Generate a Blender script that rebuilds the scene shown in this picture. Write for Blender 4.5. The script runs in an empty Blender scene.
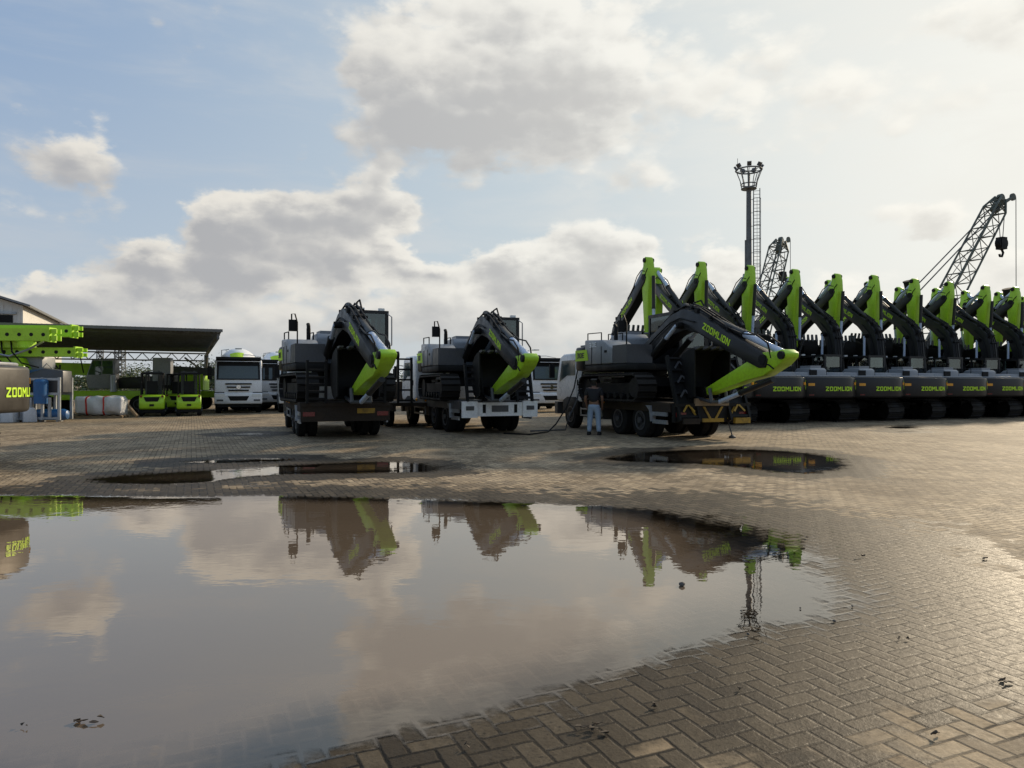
import bpy, bmesh, math, random
import numpy as np
from mathutils import Vector, Matrix, noise as mnoise
random.seed(7)
R = math.radians
scene = bpy.context.scene
col = scene.collection
CAM_H, FPX, CX, HZ = 1.5, 720.0, 512.0, 386.0

def gp(px, py):                      # ground point seen at a pixel (layout arithmetic)
    d = CAM_H * FPX / (py - HZ)
    return ((px - CX) / FPX * d, d)

# ------------------------------------------------------------------ node helpers
class NT:
    def __init__(s, tree):
        s.t = tree; s.n = tree.nodes; s.l = tree.links
    def node(s, typ, **kw):
        n = s.n.new(typ)
        for k, v in kw.items(): setattr(n, k, v)
        return n
    def put(s, sock, v):
        if isinstance(v, bpy.types.NodeSocket): s.l.new(v, sock)
        elif v is not None: sock.default_value = v
    def m(s, op, a, b=None, c=None, clamp=False):
        n = s.node('ShaderNodeMath', operation=op); n.use_clamp = clamp
        s.put(n.inputs[0], a)
        if b is not None: s.put(n.inputs[1], b)
        if c is not None: s.put(n.inputs[2], c)
        return n.outputs[0]
    def smooth(s, v, lo, hi, a=0.0, b=1.0):
        n = s.node('ShaderNodeMapRange', interpolation_type='SMOOTHSTEP')
        s.put(n.inputs[0], v); s.put(n.inputs[1], lo); s.put(n.inputs[2], hi); s.put(n.inputs[3], a); s.put(n.inputs[4], b)
        return n.outputs[0]
    def lin(s, v, lo, hi, a=0.0, b=1.0):
        n = s.node('ShaderNodeMapRange')
        s.put(n.inputs[0], v); s.put(n.inputs[1], lo); s.put(n.inputs[2], hi); s.put(n.inputs[3], a); s.put(n.inputs[4], b)
        return n.outputs[0]
    def mix(s, f, a, b, blend='MIX'):
        n = s.node('ShaderNodeMix', data_type='RGBA', blend_type=blend)
        s.put(n.inputs[0], f)
        s.put(n.inputs[6], a if isinstance(a, bpy.types.NodeSocket) else (*a, 1))
        s.put(n.inputs[7], b if isinstance(b, bpy.types.NodeSocket) else (*b, 1))
        return n.outputs[2]
    def noise(s, vec, scale, detail=4, rough=0.55, dist=0.0, out=0):
        n = s.node('ShaderNodeTexNoise')
        s.put(n.inputs['Vector'], vec); n.inputs['Scale'].default_value = scale
        n.inputs['Detail'].default_value = detail; n.inputs['Roughness'].default_value = rough
        n.inputs['Distortion'].default_value = dist
        return n.outputs[out]
    def sep(s, v):
        n = s.node('ShaderNodeSeparateXYZ'); s.put(n.inputs[0], v); return n.outputs
    def comb(s, x, y, z=0.0):
        n = s.node('ShaderNodeCombineXYZ')
        s.put(n.inputs[0], x); s.put(n.inputs[1], y); s.put(n.inputs[2], z); return n.outputs[0]
    def vm(s, op, a, b=None):
        n = s.node('ShaderNodeVectorMath', operation=op); s.put(n.inputs[0], a)
        if b is not None: s.put(n.inputs[1], b)
        return n.outputs[0]

def new_mat(name):
    m = bpy.data.materials.new(name); m.use_nodes = True
    nt = NT(m.node_tree)
    return m, nt, nt.n['Principled BSDF']

def mat(name, c, rough=0.5, metal=0.0, dirt=0.35, dirtc=(0.10, 0.085, 0.065), scale=2.2, bump=0.0, spec=0.5, low=0.0):
    """painted / metal surface with wear: blotches, dust, height-dependent mud"""
    m, nt, b = new_mat(name)
    tc = nt.node('ShaderNodeTexCoord').outputs['Object']
    n1 = nt.noise(tc, scale, 6, 0.65)
    n2 = nt.noise(tc, scale * 9, 3, 0.6)
    f = nt.m('MULTIPLY', nt.smooth(n1, 0.45, 0.75), dirt)
    cc = nt.mix(f, c, dirtc)
    k = nt.lin(n2, 0.3, 0.7, 0.86, 1.1)
    g = nt.node('ShaderNodeVectorMath', operation='SCALE'); nt.put(g.inputs[0], cc); nt.put(g.inputs['Scale'], k)
    nt.put(b.inputs['Base Color'], g.outputs[0])
    nt.put(b.inputs['Roughness'], nt.lin(n1, 0.3, 0.7, max(rough - 0.1, 0.02), min(rough + 0.15, 1)))
    b.inputs['Metallic'].default_value = metal
    b.inputs['Specular IOR Level'].default_value = spec
    if bump:
        bn = nt.node('ShaderNodeBump'); bn.inputs['Strength'].default_value = bump; bn.inputs['Distance'].default_value = 0.02
        nt.put(bn.inputs['Height'], n2); nt.put(b.inputs['Normal'], bn.outputs[0])
    return m

M = {}
M['lime'] = mat('lime_paint', (0.37, 0.63, 0.02), 0.38, dirt=0.3, dirtc=(0.16, 0.24, 0.02))
M['lime_text'] = mat('lime_lettering', (0.52, 0.80, 0.02), 0.5, dirt=0.12)
M['char'] = mat('charcoal_paint', (0.016, 0.0165, 0.0175), 0.42, dirt=0.5, dirtc=(0.028, 0.025, 0.021), bump=.08, spec=.35)
M['charm'] = mat('counterweight_paint', (0.011, 0.011, 0.012), 0.34, dirt=0.35, dirtc=(0.03, 0.027, 0.023), spec=.4)
M['tan'] = mat('brown_grey_paint', (0.038, 0.033, 0.027), 0.42, dirt=0.25, dirtc=(0.03, 0.026, 0.02), spec=.35)
M['black'] = mat('black_paint', (0.006, 0.006, 0.006), 0.6, dirt=0.5, dirtc=(0.016, 0.014, 0.011), spec=.25)
M['grey'] = mat('grey_paint', (0.25, 0.26, 0.275), 0.38, dirt=0.3, dirtc=(0.16, 0.15, 0.13))
M['dgrey'] = mat('dark_grey_paint', (0.06, 0.063, 0.068), 0.42, dirt=0.3)
M['white'] = mat('white_paint', (0.80, 0.81, 0.81), 0.3, dirt=0.18, dirtc=(0.4, 0.36, 0.3))
M['track'] = mat('worn_track_steel', (0.017, 0.016, 0.015), 0.6, 0.2, dirt=0.6, dirtc=(0.036, 0.03, 0.023), scale=3, bump=0.4, spec=.3)
M['rubber'] = mat('tyre_rubber', (0.009, 0.009, 0.009), 0.85, dirt=0.5, dirtc=(0.03, 0.026, 0.02), bump=0.2, spec=.25)
M['steel'] = mat('galvanised_steel', (0.34, 0.36, 0.38), 0.4, 0.6, dirt=0.3)
M['chrome'] = mat('chrome_rod', (0.75, 0.76, 0.78), 0.12, 1.0, dirt=0.05)
M['wrap'] = mat('plastic_wrap_on_rod', (0.55, 0.65, 0.80), 0.22, 0.0, dirt=0.35, dirtc=(0.30, 0.36, 0.46), scale=7, bump=1.0)
M['rust'] = mat('rusty_deck', (0.036, 0.028, 0.021), 0.8, 0.1, dirt=0.6, dirtc=(0.06, 0.042, 0.028), bump=0.4, spec=.2)
M['yellow'] = mat('yellow_marking', (0.34, 0.20, 0.015), 0.6, dirt=0.7, dirtc=(.06, .045, .025), scale=5)
M['amber'] = mat('amber_lens', (0.85, 0.36, 0.03), 0.2, dirt=0.1)
M['red'] = mat('red_paint', (0.5, 0.03, 0.025), 0.4, dirt=0.2)
M['blue'] = mat('blue_paint', (0.015, 0.10, 0.26), 0.4, dirt=0.3)
M['dblue'] = mat('slate_blue_paint', (0.07, 0.12, 0.2), 0.45, dirt=0.3)
M['wood'] = mat('pallet_wood', (0.27, 0.19, 0.11), 0.8, dirt=0.4, scale=5, bump=0.4)
M['sheet'] = mat('white_plastic_sheet', (0.62, 0.63, 0.64), 0.3, dirt=0.35, dirtc=(0.35, 0.36, 0.36), scale=5, bump=1.2)
M['pole'] = mat('weathered_pole_steel', (0.13, 0.14, 0.145), 0.6, 0.3)
M['crane'] = mat('olive_grey_lattice_paint', (0.085, 0.10, 0.08), 0.6)
M['rope'] = mat('wire_rope', (0.06, 0.06, 0.06), 0.6)
M['roof'] = mat('dark_roof_sheet', (0.13, 0.13, 0.125), 0.6, 0.2)
M['wall'] = mat('pale_wall_sheet', (0.62, 0.60, 0.55), 0.6, dirt=0.35, dirtc=(0.4, 0.36, 0.3))
M['roofg'] = mat('grey_roof_sheet', (0.20, 0.21, 0.22), 0.6)
M['skin'] = mat('skin', (0.19, 0.10, 0.065), 0.5, dirt=0.1)
M['denim'] = mat('light_denim', (0.27, 0.35, 0.46), 0.9, dirt=0.25, dirtc=(0.2, 0.26, 0.36), scale=6, bump=0.3)
M['shirt'] = mat('dark_shirt', (0.013, 0.013, 0.016), 0.9, dirt=0.1)
M['hair'] = mat('black_hair', (0.012, 0.010, 0.009), 0.6, dirt=0.1)
M['bark'] = mat('bark', (0.10, 0.075, 0.05), 0.9, bump=0.5)
M['leaflitter'] = mat('dead_leaf', (0.045, 0.032, 0.02), 0.8)
M['stone'] = mat('dark_stone', (0.07, 0.065, 0.06), 0.85, bump=0.4)
M['lamp'] = mat('lamp_lens', (0.75, 0.75, 0.72), 0.12, dirt=0.1)
M['redlens'] = mat('red_lens', (0.16, 0.012, 0.01), 0.2, dirt=0.1)

def glass_mat():
    m, nt, b = new_mat('tinted_cab_glass')
    nt.n.remove(b)
    out = nt.n['Material Output']
    tr = nt.node('ShaderNodeBsdfTransparent'); tr.inputs[0].default_value = (0.40, 0.50, 0.50, 1)
    gl = nt.node('ShaderNodeBsdfGlossy'); gl.inputs['Roughness'].default_value = 0.03; gl.inputs['Color'].default_value = (0.9, 0.95, 0.95, 1)
    fr = nt.node('ShaderNodeFresnel'); fr.inputs[0].default_value = 1.5
    f = nt.m('ADD', nt.m('MULTIPLY', fr.outputs[0], 0.9), 0.06, clamp=True)
    mx = nt.node('ShaderNodeMixShader'); nt.put(mx.inputs[0], f); nt.l.new(tr.outputs[0], mx.inputs[1]); nt.l.new(gl.outputs[0], mx.inputs[2])
    nt.l.new(mx.outputs[0], out.inputs[0])
    return m
M['glass'] = glass_mat()
M['screen'] = mat('dark_windscreen_glass', (0.06, 0.085, 0.086), 0.12, dirt=0.15, dirtc=(.12,.12,.11), spec=.6)

def leaf_mat(name, a, bcol):
    m, nt, b = new_mat(name)
    g = nt.node('ShaderNodeNewGeometry')
    n = nt.noise(g.outputs['Position'], 0.9, 3)
    r = nt.m('ADD', nt.m('MULTIPLY', g.outputs['Random Per Island'], 0.5), nt.m('MULTIPLY', n, 0.6))
    nt.put(b.inputs['Base Color'], nt.mix(nt.smooth(r, 0.2, 0.8), a, bcol))
    b.inputs['Roughness'].default_value = 0.6
    return m
M['leaf'] = leaf_mat('leaf_green', (0.018, 0.034, 0.010), (0.060, 0.095, 0.022))

# ------------------------------------------------------------------ mesh builder
class MB:
    def __init__(s): s.bm = bmesh.new()
    def _bev(s, faces, bev, seg):
        if bev <= 0: return
        es = list({e for f in faces for e in f.edges if len(e.link_faces) == 2 and e.calc_face_angle(0) > 0.35})
        bmesh.ops.bevel(s.bm, geom=es, offset=bev, segments=seg, affect='EDGES', profile=0.5, clamp_overlap=True)
    def box(s, c, sz, rot=None, bev=0.0, seg=2):
        x, y, z = sz[0] / 2, sz[1] / 2, sz[2] / 2
        vs = []
        for p in ((-x,-y,-z),(x,-y,-z),(x,y,-z),(-x,y,-z),(-x,-y,z),(x,-y,z),(x,y,z),(-x,y,z)):
            v = Vector(p)
            if rot is not None: v = rot @ v
            vs.append(s.bm.verts.new(v + Vector(c)))
        fs = [s.bm.faces.new([vs[i] for i in q]) for q in ((0,3,2,1),(4,5,6,7),(0,1,5,4),(1,2,6,5),(2,3,7,6),(3,0,4,7))]
        s._bev(fs, bev, seg); return s
    def prism(s, pts, a, b, axis='y', bev=0.0, seg=2):
        def P(u, v, w):
            return {'y': (u, w, v), 'z': (u, v, w), 'x': (w, u, v)}[axis]
        A = [s.bm.verts.new(P(u, v, a)) for u, v in pts]
        B = [s.bm.verts.new(P(u, v, b)) for u, v in pts]
        n = len(pts); fs = [s.bm.faces.new(A), s.bm.faces.new(B[::-1])]
        for i in range(n):
            j = (i + 1) % n
            fs.append(s.bm.faces.new((A[j], A[i], B[i], B[j])))
        bmesh.ops.recalc_face_normals(s.bm, faces=fs)
        s._bev(fs, bev, seg); return s
    def cyl(s, p0, p1, r, r1=None, n=12, caps=True):
        p0, p1 = Vector(p0), Vector(p1); r1 = r if r1 is None else r1
        d = (p1 - p0)
        if d.length < 1e-6: return s
        q = d.normalized().to_track_quat('Z', 'Y')
        A, B = [], []
        for i in range(n):
            a = 2 * math.pi * i / n; o = Vector((math.cos(a), math.sin(a), 0))
            A.append(s.bm.verts.new(p0 + q @ (o * r))); B.append(s.bm.verts.new(p1 + q @ (o * r1)))
        for i in range(n):
            j = (i + 1) % n; s.bm.faces.new((A[i], A[j], B[j], B[i]))
        if caps: s.bm.faces.new(A[::-1]); s.bm.faces.new(B)
        return s
    def tube(s, pts, r, n=8):
        pts = [Vector(p) for p in pts]; rings = []
        for k, p in enumerate(pts):
            d = (pts[min(k + 1, len(pts) - 1)] - pts[max(k - 1, 0)]).normalized()
            q = d.to_track_quat('Z', 'Y')
            rings.append([s.bm.verts.new(p + q @ Vector((math.cos(2*math.pi*i/n) * r, math.sin(2*math.pi*i/n) * r, 0))) for i in range(n)])
        for A, B in zip(rings, rings[1:]):
            # choose the best twist
            best = min(range(n), key=lambda o: sum((A[i].co - B[(i + o) % n].co).length for i in range(n)))
            for i in range(n):
                j = (i + 1) % n
                s.bm.faces.new((A[i], A[j], B[(j + best) % n], B[(i + best) % n]))
        s.bm.faces.new(rings[0][::-1]); s.bm.faces.new(rings[-1]); return s
    def lathe(s, prof, c=(0, 0, 0), d=(0, 1, 0), n=24):
        """prof = [(along, radius)] about direction d through c"""
        q = Vector(d).normalized().to_track_quat('Z', 'Y'); c = Vector(c); rings = []
        for t, r in prof:
            rings.append([s.bm.verts.new(c + q @ Vector((math.cos(2*math.pi*i/n) * r, math.sin(2*math.pi*i/n) * r, t))) for i in range(n)])
        fs = []
        for A, B in zip(rings, rings[1:]):
            for i in range(n):
                j = (i + 1) % n; fs.append(s.bm.faces.new((A[i], A[j], B[j], B[i])))
        fs.append(s.bm.faces.new(rings[0][::-1])); fs.append(s.bm.faces.new(rings[-1]))
        bmesh.ops.recalc_face_normals(s.bm, faces=fs); return s
    def quad(s, *ps):
        s.bm.faces.new([s.bm.verts.new(p) for p in ps]); return s
    def poly3(s, pts, off):
        """thin plate: polygon pts (3D) extruded by off"""
        off = Vector(off); A = [s.bm.verts.new(p) for p in pts]; B = [s.bm.verts.new(Vector(p) + off) for p in pts]
        n = len(pts); fs = [s.bm.faces.new(A[::-1]), s.bm.faces.new(B)]
        for i in range(n):
            j = (i + 1) % n; fs.append(s.bm.faces.new((A[i], A[j], B[j], B[i])))
        bmesh.ops.recalc_face_normals(s.bm, faces=fs); return s
    def lattice(s, A, B, w0, w1, n, rc=0.05, rb=0.025, side=None):
        A, B = Vector(A), Vector(B); d = (B - A).normalized()
        u = d.cross(Vector((0, 0, 1)) if abs(d.z) < 0.95 else Vector((1, 0, 0))).normalized() if side is None else Vector(side).normalized()
        v = d.cross(u).normalized(); C = []
        for k in range(n + 1):
            t = k / n; p = A.lerp(B, t); w = w0 + (w1 - w0) * t
            C.append([p + u * (w/2*a) + v * (w/2*b) for a, b in ((-1,-1),(1,-1),(1,1),(-1,1))])
        for i in range(4): s.cyl(C[0][i], C[n][i], rc, n=5)
        for k in range(n):
            for i in range(4):
                j = (i + 1) % 4
                s.cyl(C[k][i], C[k][j], rb, n=4)
                if k % 2: s.cyl(C[k][i], C[k+1][j], rb, n=4)
                else: s.cyl(C[k][j], C[k+1][i], rb, n=4)
        return s
    def build(s, name, m, parent=None, ang=35):
        me = bpy.data.meshes.new(name); s.bm.to_mesh(me); s.bm.free()
        me.materials.append(m)
        me.polygons.foreach_set('use_smooth', [True] * len(me.polygons))
        me.set_sharp_from_angle(angle=R(ang))
        o = bpy.data.objects.new(name, me); col.objects.link(o)
        if parent is not None: o.parent = parent
        return o

def empty(name, label, cat, loc=(0, 0, 0), rz=0.0, group=None):
    o = bpy.data.objects.new(name, None); col.objects.link(o)
    o.location = loc; o.rotation_euler = (0, 0, rz); o.empty_display_size = 0.3
    return tag(o, label, cat, group)
def tag(o, label, cat, group=None):
    o['label'] = label; o['category'] = cat
    if group: o['group'] = group
    return o
kids = {}
def copy_tree(o, parent=None):
    c = o.copy(); col.objects.link(c)
    if parent is not None: c.parent = parent
    for ch in list(o.children): copy_tree(ch, c)
    return c
def struct(o):
    o['kind'] = 'structure'; return o

# ------------------------------------------------------------------ block lettering
GL = {
 'Z': (0.8, [[(0,1),(.8,1),(.8,.8),(0,.8)], [(0,0),(.8,0),(.8,.2),(0,.2)], [(0,.2),(.28,.2),(.8,.8),(.52,.8)]]),
 'O': (0.8, [[(0,.1),(.1,0),(.2,.2),(.2,.8),(.1,1),(0,.9)], [(.6,.2),(.7,0),(.8,.1),(.8,.9),(.7,1),(.6,.8)],
             [(.1,0),(.7,0),(.6,.2),(.2,.2)], [(.2,.8),(.6,.8),(.7,1),(.1,1)]]),
 'M': (0.95, [[(0,0),(.2,0),(.2,1),(0,1)], [(.75,0),(.95,0),(.95,1),(.75,1)], [(.2,1),(.2,.68),(.475,.25),(.475,.6)], [(.75,1),(.475,.6),(.475,.25),(.75,.68)]]),
 'L': (0.7, [[(0,0),(.2,0),(.2,1),(0,1)], [(.2,0),(.7,0),(.7,.2),(.2,.2)]]),
 'I': (0.2, [[(0,0),(.2,0),(.2,1),(0,1)]]),
 'N': (0.85, [[(0,0),(.2,0),(.2,1),(0,1)], [(.65,0),(.85,0),(.85,1),(.65,1)], [(.2,1),(.2,.66),(.65,0),(.65,.34)]]),
 '3': (0.7, [[(0,1),(.7,1),(.7,.8),(0,.8)], [(0,0),(.7,0),(.7,.2),(0,.2)], [(.5,.2),(.7,.2),(.7,.8),(.5,.8)], [(.1,.42),(.5,.42),(.5,.6),(.1,.6)]]),
 '0': (0.7, [[(0,0),(.2,0),(.2,1),(0,1)], [(.5,0),(.7,0),(.7,1),(.5,1)], [(.2,0),(.5,0),(.5,.2),(.2,.2)], [(.2,.8),(.5,.8),(.5,1),(.2,1)]]),
 'E': (0.7, [[(0,0),(.2,0),(.2,1),(0,1)], [(.2,0),(.7,0),(.7,.2),(.2,.2)], [(.2,.8),(.7,.8),(.7,1),(.2,1)], [(.2,.41),(.6,.41),(.6,.59),(.2,.59)]]),
}
def text_w(t): return sum(GL[c][0] for c in t) + 0.18 * (len(t) - 1)
def lettering(t, h, fn, w=None):
    """fn(u, v) -> (point, normal); u in metres from the text start"""
    mb = MB(); W = text_w(t); sx = h if w is None else w / W; x = 0
    for c in t:
        for poly in GL[c][1]:
            us = [((x + px) * sx, py * h) for px, py in poly]
            cu = sum(p[0] for p in us) / len(us); nrm = Vector(fn(cu, h / 2)[1])
            mb.poly3([fn(u, v)[0] for u, v in us], nrm * 0.006)
        x += GL[c][0] + 0.18
    return mb

def rot2(p, a, o=(0, 0)):
    c, s = math.cos(a), math.sin(a)
    return (o[0] + p[0] * c - p[1] * s, o[1] + p[0] * s + p[1] * c)

# ------------------------------------------------------------------ excavator
TG, SH = 1.0, 0.55                    # half gauge, shoe width
def cw_rear(y): return -2.72 + 0.42 * (abs(y) / 1.25) ** 3.2

def make_excavator(name, label, group, pose, cwmat='charm', sidetext=True, breaker=False, ty=.46, tw=1.28):
    root = empty(name, label, 'excavator', group=group)
    # --- tracks
    L, rr = 1.62, 0.40
    for sy in (-1, 1):
        yc = sy * TG
        mb = MB(); per = 4 * L + 2 * math.pi * rr; n = 46
        for k in range(n):
            t = per * k / n
            if t < 2 * L: p = (-L + t, rr * 2); a = 0
            elif t < 2 * L + math.pi * rr: a = -(t - 2 * L) / rr; p = (L + rr * math.sin(-a), rr + rr * math.cos(a))
            elif t < 4 * L + math.pi * rr: p = (L - (t - 2*L - math.pi*rr), 0); a = math.pi
            else:
                q = (t - 4*L - math.pi*rr) / rr; a = math.pi - q; p = (-L - rr * math.sin(q), rr - rr * math.cos(q))
            rt = Matrix.Rotation(-a, 3, 'Y')
            z0 = 0.035
            mb.box((p[0], yc, p[1] + z0), (per / n * 0.93, SH, 0.05), rt)
            off = rt @ Vector((per / n * 0.3, 0, 0.04))
            mb.box((p[0] + off.x, yc, p[1] + z0 + off.z), (0.03, SH, 0.05), rt)
        tr = mb.build('track', M['track'], root)
        fr = MB().box((0, yc, 0.40), (3.1, 0.26, 0.36), bev=0.05).box((0, yc, 0.66), (1.0, 0.2, 0.1))
        for k in range(7): fr.cyl((-1.3 + k*0.43, yc - .2, 0.17), (-1.3 + k*0.43, yc + .2, 0.17), 0.10, n=12)
        fr.build('track_frame', M['black'], root)
        MB().lathe([(-.17, .05), (-.17, .33), (.17, .33), (.17, .05)], (-L, yc, rr + .03), (0, 1, 0), 20).build('sprocket', M['track'], root)
        MB().lathe([(-.19, .05), (-.19, .30), (-.1, .34), (.1, .34), (.19, .30), (.19, .05)], (L, yc, rr + .03), (0, 1, 0), 20).build('idler_wheel', M['track'], root)
    cb = MB().box((0, 0, 0.62), (1.5, 1.5, 0.3), bev=0.06)
    cb.cyl((0, 0, 0.75), (0, 0, 0.98), 0.62, n=28)
    cb.build('car_body', M['black'], root)
    # --- upper works
    MB().prism([(-1.75,-1.22),(1.25,-1.22),(1.45,-1.0),(1.45,-.45),(1.15,-.3),(1.15,.22),(1.45,.28),(1.45,1.22),(-1.75,1.22)], 0.98, 1.2, 'z', 0.03).build('deck', M['black'], root)
    n = 18; ys = [-1.25 + 2.5 * k / n for k in range(n + 1)]
    mb = MB().prism([(cw_rear(y), y) for y in ys] + [(-1.62, 1.25), (-1.62, -1.25)], 1.02, 1.86, 'z', 0.07, 3)
    cw = mb.build('counterweight', M[cwmat], root, ang=50)
    MB().prism([(cw_rear(y) + .16, y * .93) for y in ys] + [(-1.6, 1.16), (-1.6, -1.16)], 1.865, 1.93, 'z', 0.025).build('top_cap', M['grey'], cw)
    def cwmap(u, v):
        y = ty - u; e = 0.02
        nx = -1.0; ny = -(cw_rear(y + e) - cw_rear(y - e)) / (2 * e) * nx
        nv = Vector((nx, ny if False else (cw_rear(y + e) - cw_rear(y - e)) / (2 * e), 0)).normalized()
        return Vector((cw_rear(y) - 0.004, y, 1.30 + v)), nv
    lettering('ZOOMLION', 0.175, cwmap, tw).build('lettering', M['lime_text'], cw)
    for y, zz in ((.98, 1.56), (-1.12, 1.6)):
        e = 0.02; sl = (cw_rear(y + e) - cw_rear(y - e)) / (2 * e); a = math.atan2(sl, 1)
        MB().box((cw_rear(y) - .008, y, zz), (0.02, 0.24, 0.11), Matrix.Rotation(-a, 3, 'Z')).build('reflector', M['amber'], cw)
    y = 0.98; sl = (cw_rear(y + e) - cw_rear(y - e)) / (2 * e); a = math.atan2(sl, 1)
    MB().box((cw_rear(y) - .008, y, 1.14), (0.02, 0.18, 0.05), Matrix.Rotation(-a, 3, 'Z')).build('reflector', M['redlens'], cw)
    # side housings
    rs = MB().prism([(-1.6,1.21),(.35,1.21),(.35,1.72),(-.35,2.02),(-1.6,2.08)], -1.25, -.42, 'y', 0.05).build('side_panel', M['grey'], root)
    MB().box((-1.05, -1.256, 1.55), (.02, .01, .8)).box((-.35, -1.256, 1.5), (.02, .01, .6)).build('panel_seam', M['black'], rs)
    MB().box((-.05, -1.256, 1.62), (.16, .012, .08)).build('handle', M['black'], rs)
    pl = MB().prism([(-2.3, 1.36), (-1.30, 1.36), (-1.42, 1.74), (-2.3, 1.74)], -1.263, -1.253, 'y').build('number_plate', M['lime_text'], root)
    lettering('30E', .18, lambda u, v: (Vector((-2.15 + u, -1.265, 1.46 + v)), (0, -1, 0)), .55).build('lettering', M['char'], pl)
    if sidetext:
        lettering('30E', .16, lambda u, v: (Vector((-1.2 + u, -1.258, 1.80 + v)), (0, -1, 0)), .5).build('lettering', M['white'], rs)
    tk = MB().box((.82, -.84, 1.5), (.9, .78, .58), bev=.06)
    tk.build('fuel_tank', M['dgrey'], root)
    MB().prism([(-1.6,1.21),(-.5,1.21),(-.5,2.05),(-1.6,2.08)], .36, 1.25, 'y', 0.05).build('side_panel', M['grey'], root)
    hd = MB().prism([(-1.62,1.21),(-.4,1.21),(-.4,2.1),(-.6,2.26),(-1.5,2.26),(-1.62,2.18)], -.40, .34, 'y', 0.05)
    hd = hd.build('engine_hood', M['grey'], root)
    MB().box((-1.05, -.03, 2.31), (.72, .5, .10), bev=.03).build('hood_cover', M['grey'], hd)
    MB().box((-1.62, .25, 2.06), (.05, .34, .22), bev=.01).build('vent', M['black'], hd)
    MB().cyl((-.75, -.6, 2.0), (-.75, -.6, 2.42), .06).tube([(-.75,-.6,2.4),(-.75,-.6,2.5),(-.84,-.6,2.58)], .055).build('exhaust_pipe', M['black'], root)
    rl = MB()
    for yy in (-1.18, -.5):
        rl.tube([(-1.5, yy, 2.05), (-1.5, yy, 2.30), (-.5, yy, 2.27), (-.5, yy, 1.98)], .018, 6)
    rl.build('handrail', M['black'], root)
    st = MB()
    st.tube([(1.1,-1.15,1.75),(1.1,-1.15,2.45),(1.02,-1.2,2.72),(.98,-1.28,2.72),(.98,-1.28,2.3)], .02, 6).build('mirror_bracket', M['black'], root)
    MB().box((1.02, -1.26, 2.36), (.07, .2, .36), bev=.03).build('mirror', M['black'], root)
    # cab
    cab = MB()
    x0, x1, y0, y1, z0, z1 = -.48, 1.38, .33, 1.24, 1.21, 2.88
    cab.box(((x0+x1)/2, (y0+y1)/2, z1 - .03), (x1-x0, y1-y0, .1), bev=.03)
    cab.box(((x0+x1)/2, (y0+y1)/2, z0 + .25), (x1-x0, y1-y0, .5), bev=.03)
    for px, py in ((x0+.05,y0+.05),(x0+.05,y1-.05),(x1-.05,y0+.05),(x1-.05,y1-.05),(.35,y1-.045)):
        cab.box((px, py, (z0+z1)/2 + .2), (.09, .09, z1-z0-.5))
    cab = cab.build('cab', M['char'], root)
    zc, hh = (z0 + .5 + z1 - .08)/2, z1 - .08 - z0 - .5
    MB().box((x1-.03, (y0+y1)/2, zc), (.012, y1-y0-.19, hh)).build('windscreen', M['glass'], cab)
    MB().box((x0+.04, (y0+y1)/2, zc), (.012, y1-y0-.19, hh)).build('rear_window', M['glass'], cab)
    MB().box(((x0+.35)/2+.01, y1-.03, zc), (.35-x0-.16, .012, hh)).build('side_window', M['glass'], cab)
    MB().box(((x1+.35)/2, y1-.03, zc), (x1-.35-.15, .012, hh)).build('side_window', M['glass'], cab)
    MB().box(((x0+x1)/2, y0+.03, zc), (x1-x0-.2, .012, hh)).build('side_window', M['glass'], cab)
    MB().box((.2, .78, 1.85), (.5, .5, .16), bev=.05).box((-.05, .78, 2.25), (.14, .48, .8), bev=.05).build('seat', M['black'], cab)
    for yy in (.5, 1.05): MB().box((1.3, yy, 2.92), (.1, .16, .12), bev=.02).build('work_light', M['lamp'], cab)
    MB().tube([(1.4,1.2,1.7),(1.48,1.3,1.8),(1.48,1.3,2.7),(1.4,1.2,2.8)], .018, 6).build('grab_rail', M['grey'], cab)
    # --- front equipment in the XZ plane
    yb = -.05
    foot = (.25, 1.55); a = R(pose['boom']); s_ = R(pose['stick']); b_ = R(pose['bucket'])
    BL = 5.8
    T = lambda p: rot2(p, a, foot)
    tip = T((BL, 0))
    ss = pose.get('ss', 1.0); S = lambda p: rot2((p[0]*ss, p[1]*ss), s_, tip)
    stip = S((2.85, 0))
    B = lambda p: rot2(p, b_, stip)
    bp = [(-.18,-.12),(-.1,.2),(1.0,.86),(1.65,1.24),(2.25,1.40),(2.9,1.28),(4.4,.68),(5.7,.2),(5.96,.02),(5.9,-.2),(5.65,-.22),(4.3,.20),(3.1,.65),(2.4,.77),(1.8,.62),(.6,.02),(.1,-.2)]
    bo = MB().prism([T(p) for p in bp], yb-.21, yb+.21, 'y', .03, 2).build('boom', M['char'], root)
    th = math.atan2(.68 - 1.28, 1.5)
    def bt(side):
        def f(u, v):
            st0 = (3.25, .80); W = 1.75
            uu = u if side < 0 else W - u
            p = rot2((uu, v), th, st0); q = T(p)
            return Vector((q[0], yb + side * .212, q[1])), (0, side, 0)
        return f
    for sd in (-1, 1):
        lettering('ZOOMLION', .19, bt(sd), 1.3).build('lettering', M['lime_text'], bo)
    hs = MB()
    for k, yy in enumerate((-.12, 0, .12)):
        hs.tube([(*((lambda q: (q[0], yb + yy, q[1]))(T(p))),) for p in ((.1,.26),(1.0,.94),(1.65,1.33),(2.25,1.50+.03*k),(2.95,1.38),(4.2,.86))], .028, 6)
    hs.tube([(*((lambda q: (q[0], yb + .2, q[1]))(T(p))),) for p in ((2.0,1.36),(2.1,1.6),(2.45,1.66),(2.75,1.36))], .025, 6)
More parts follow.
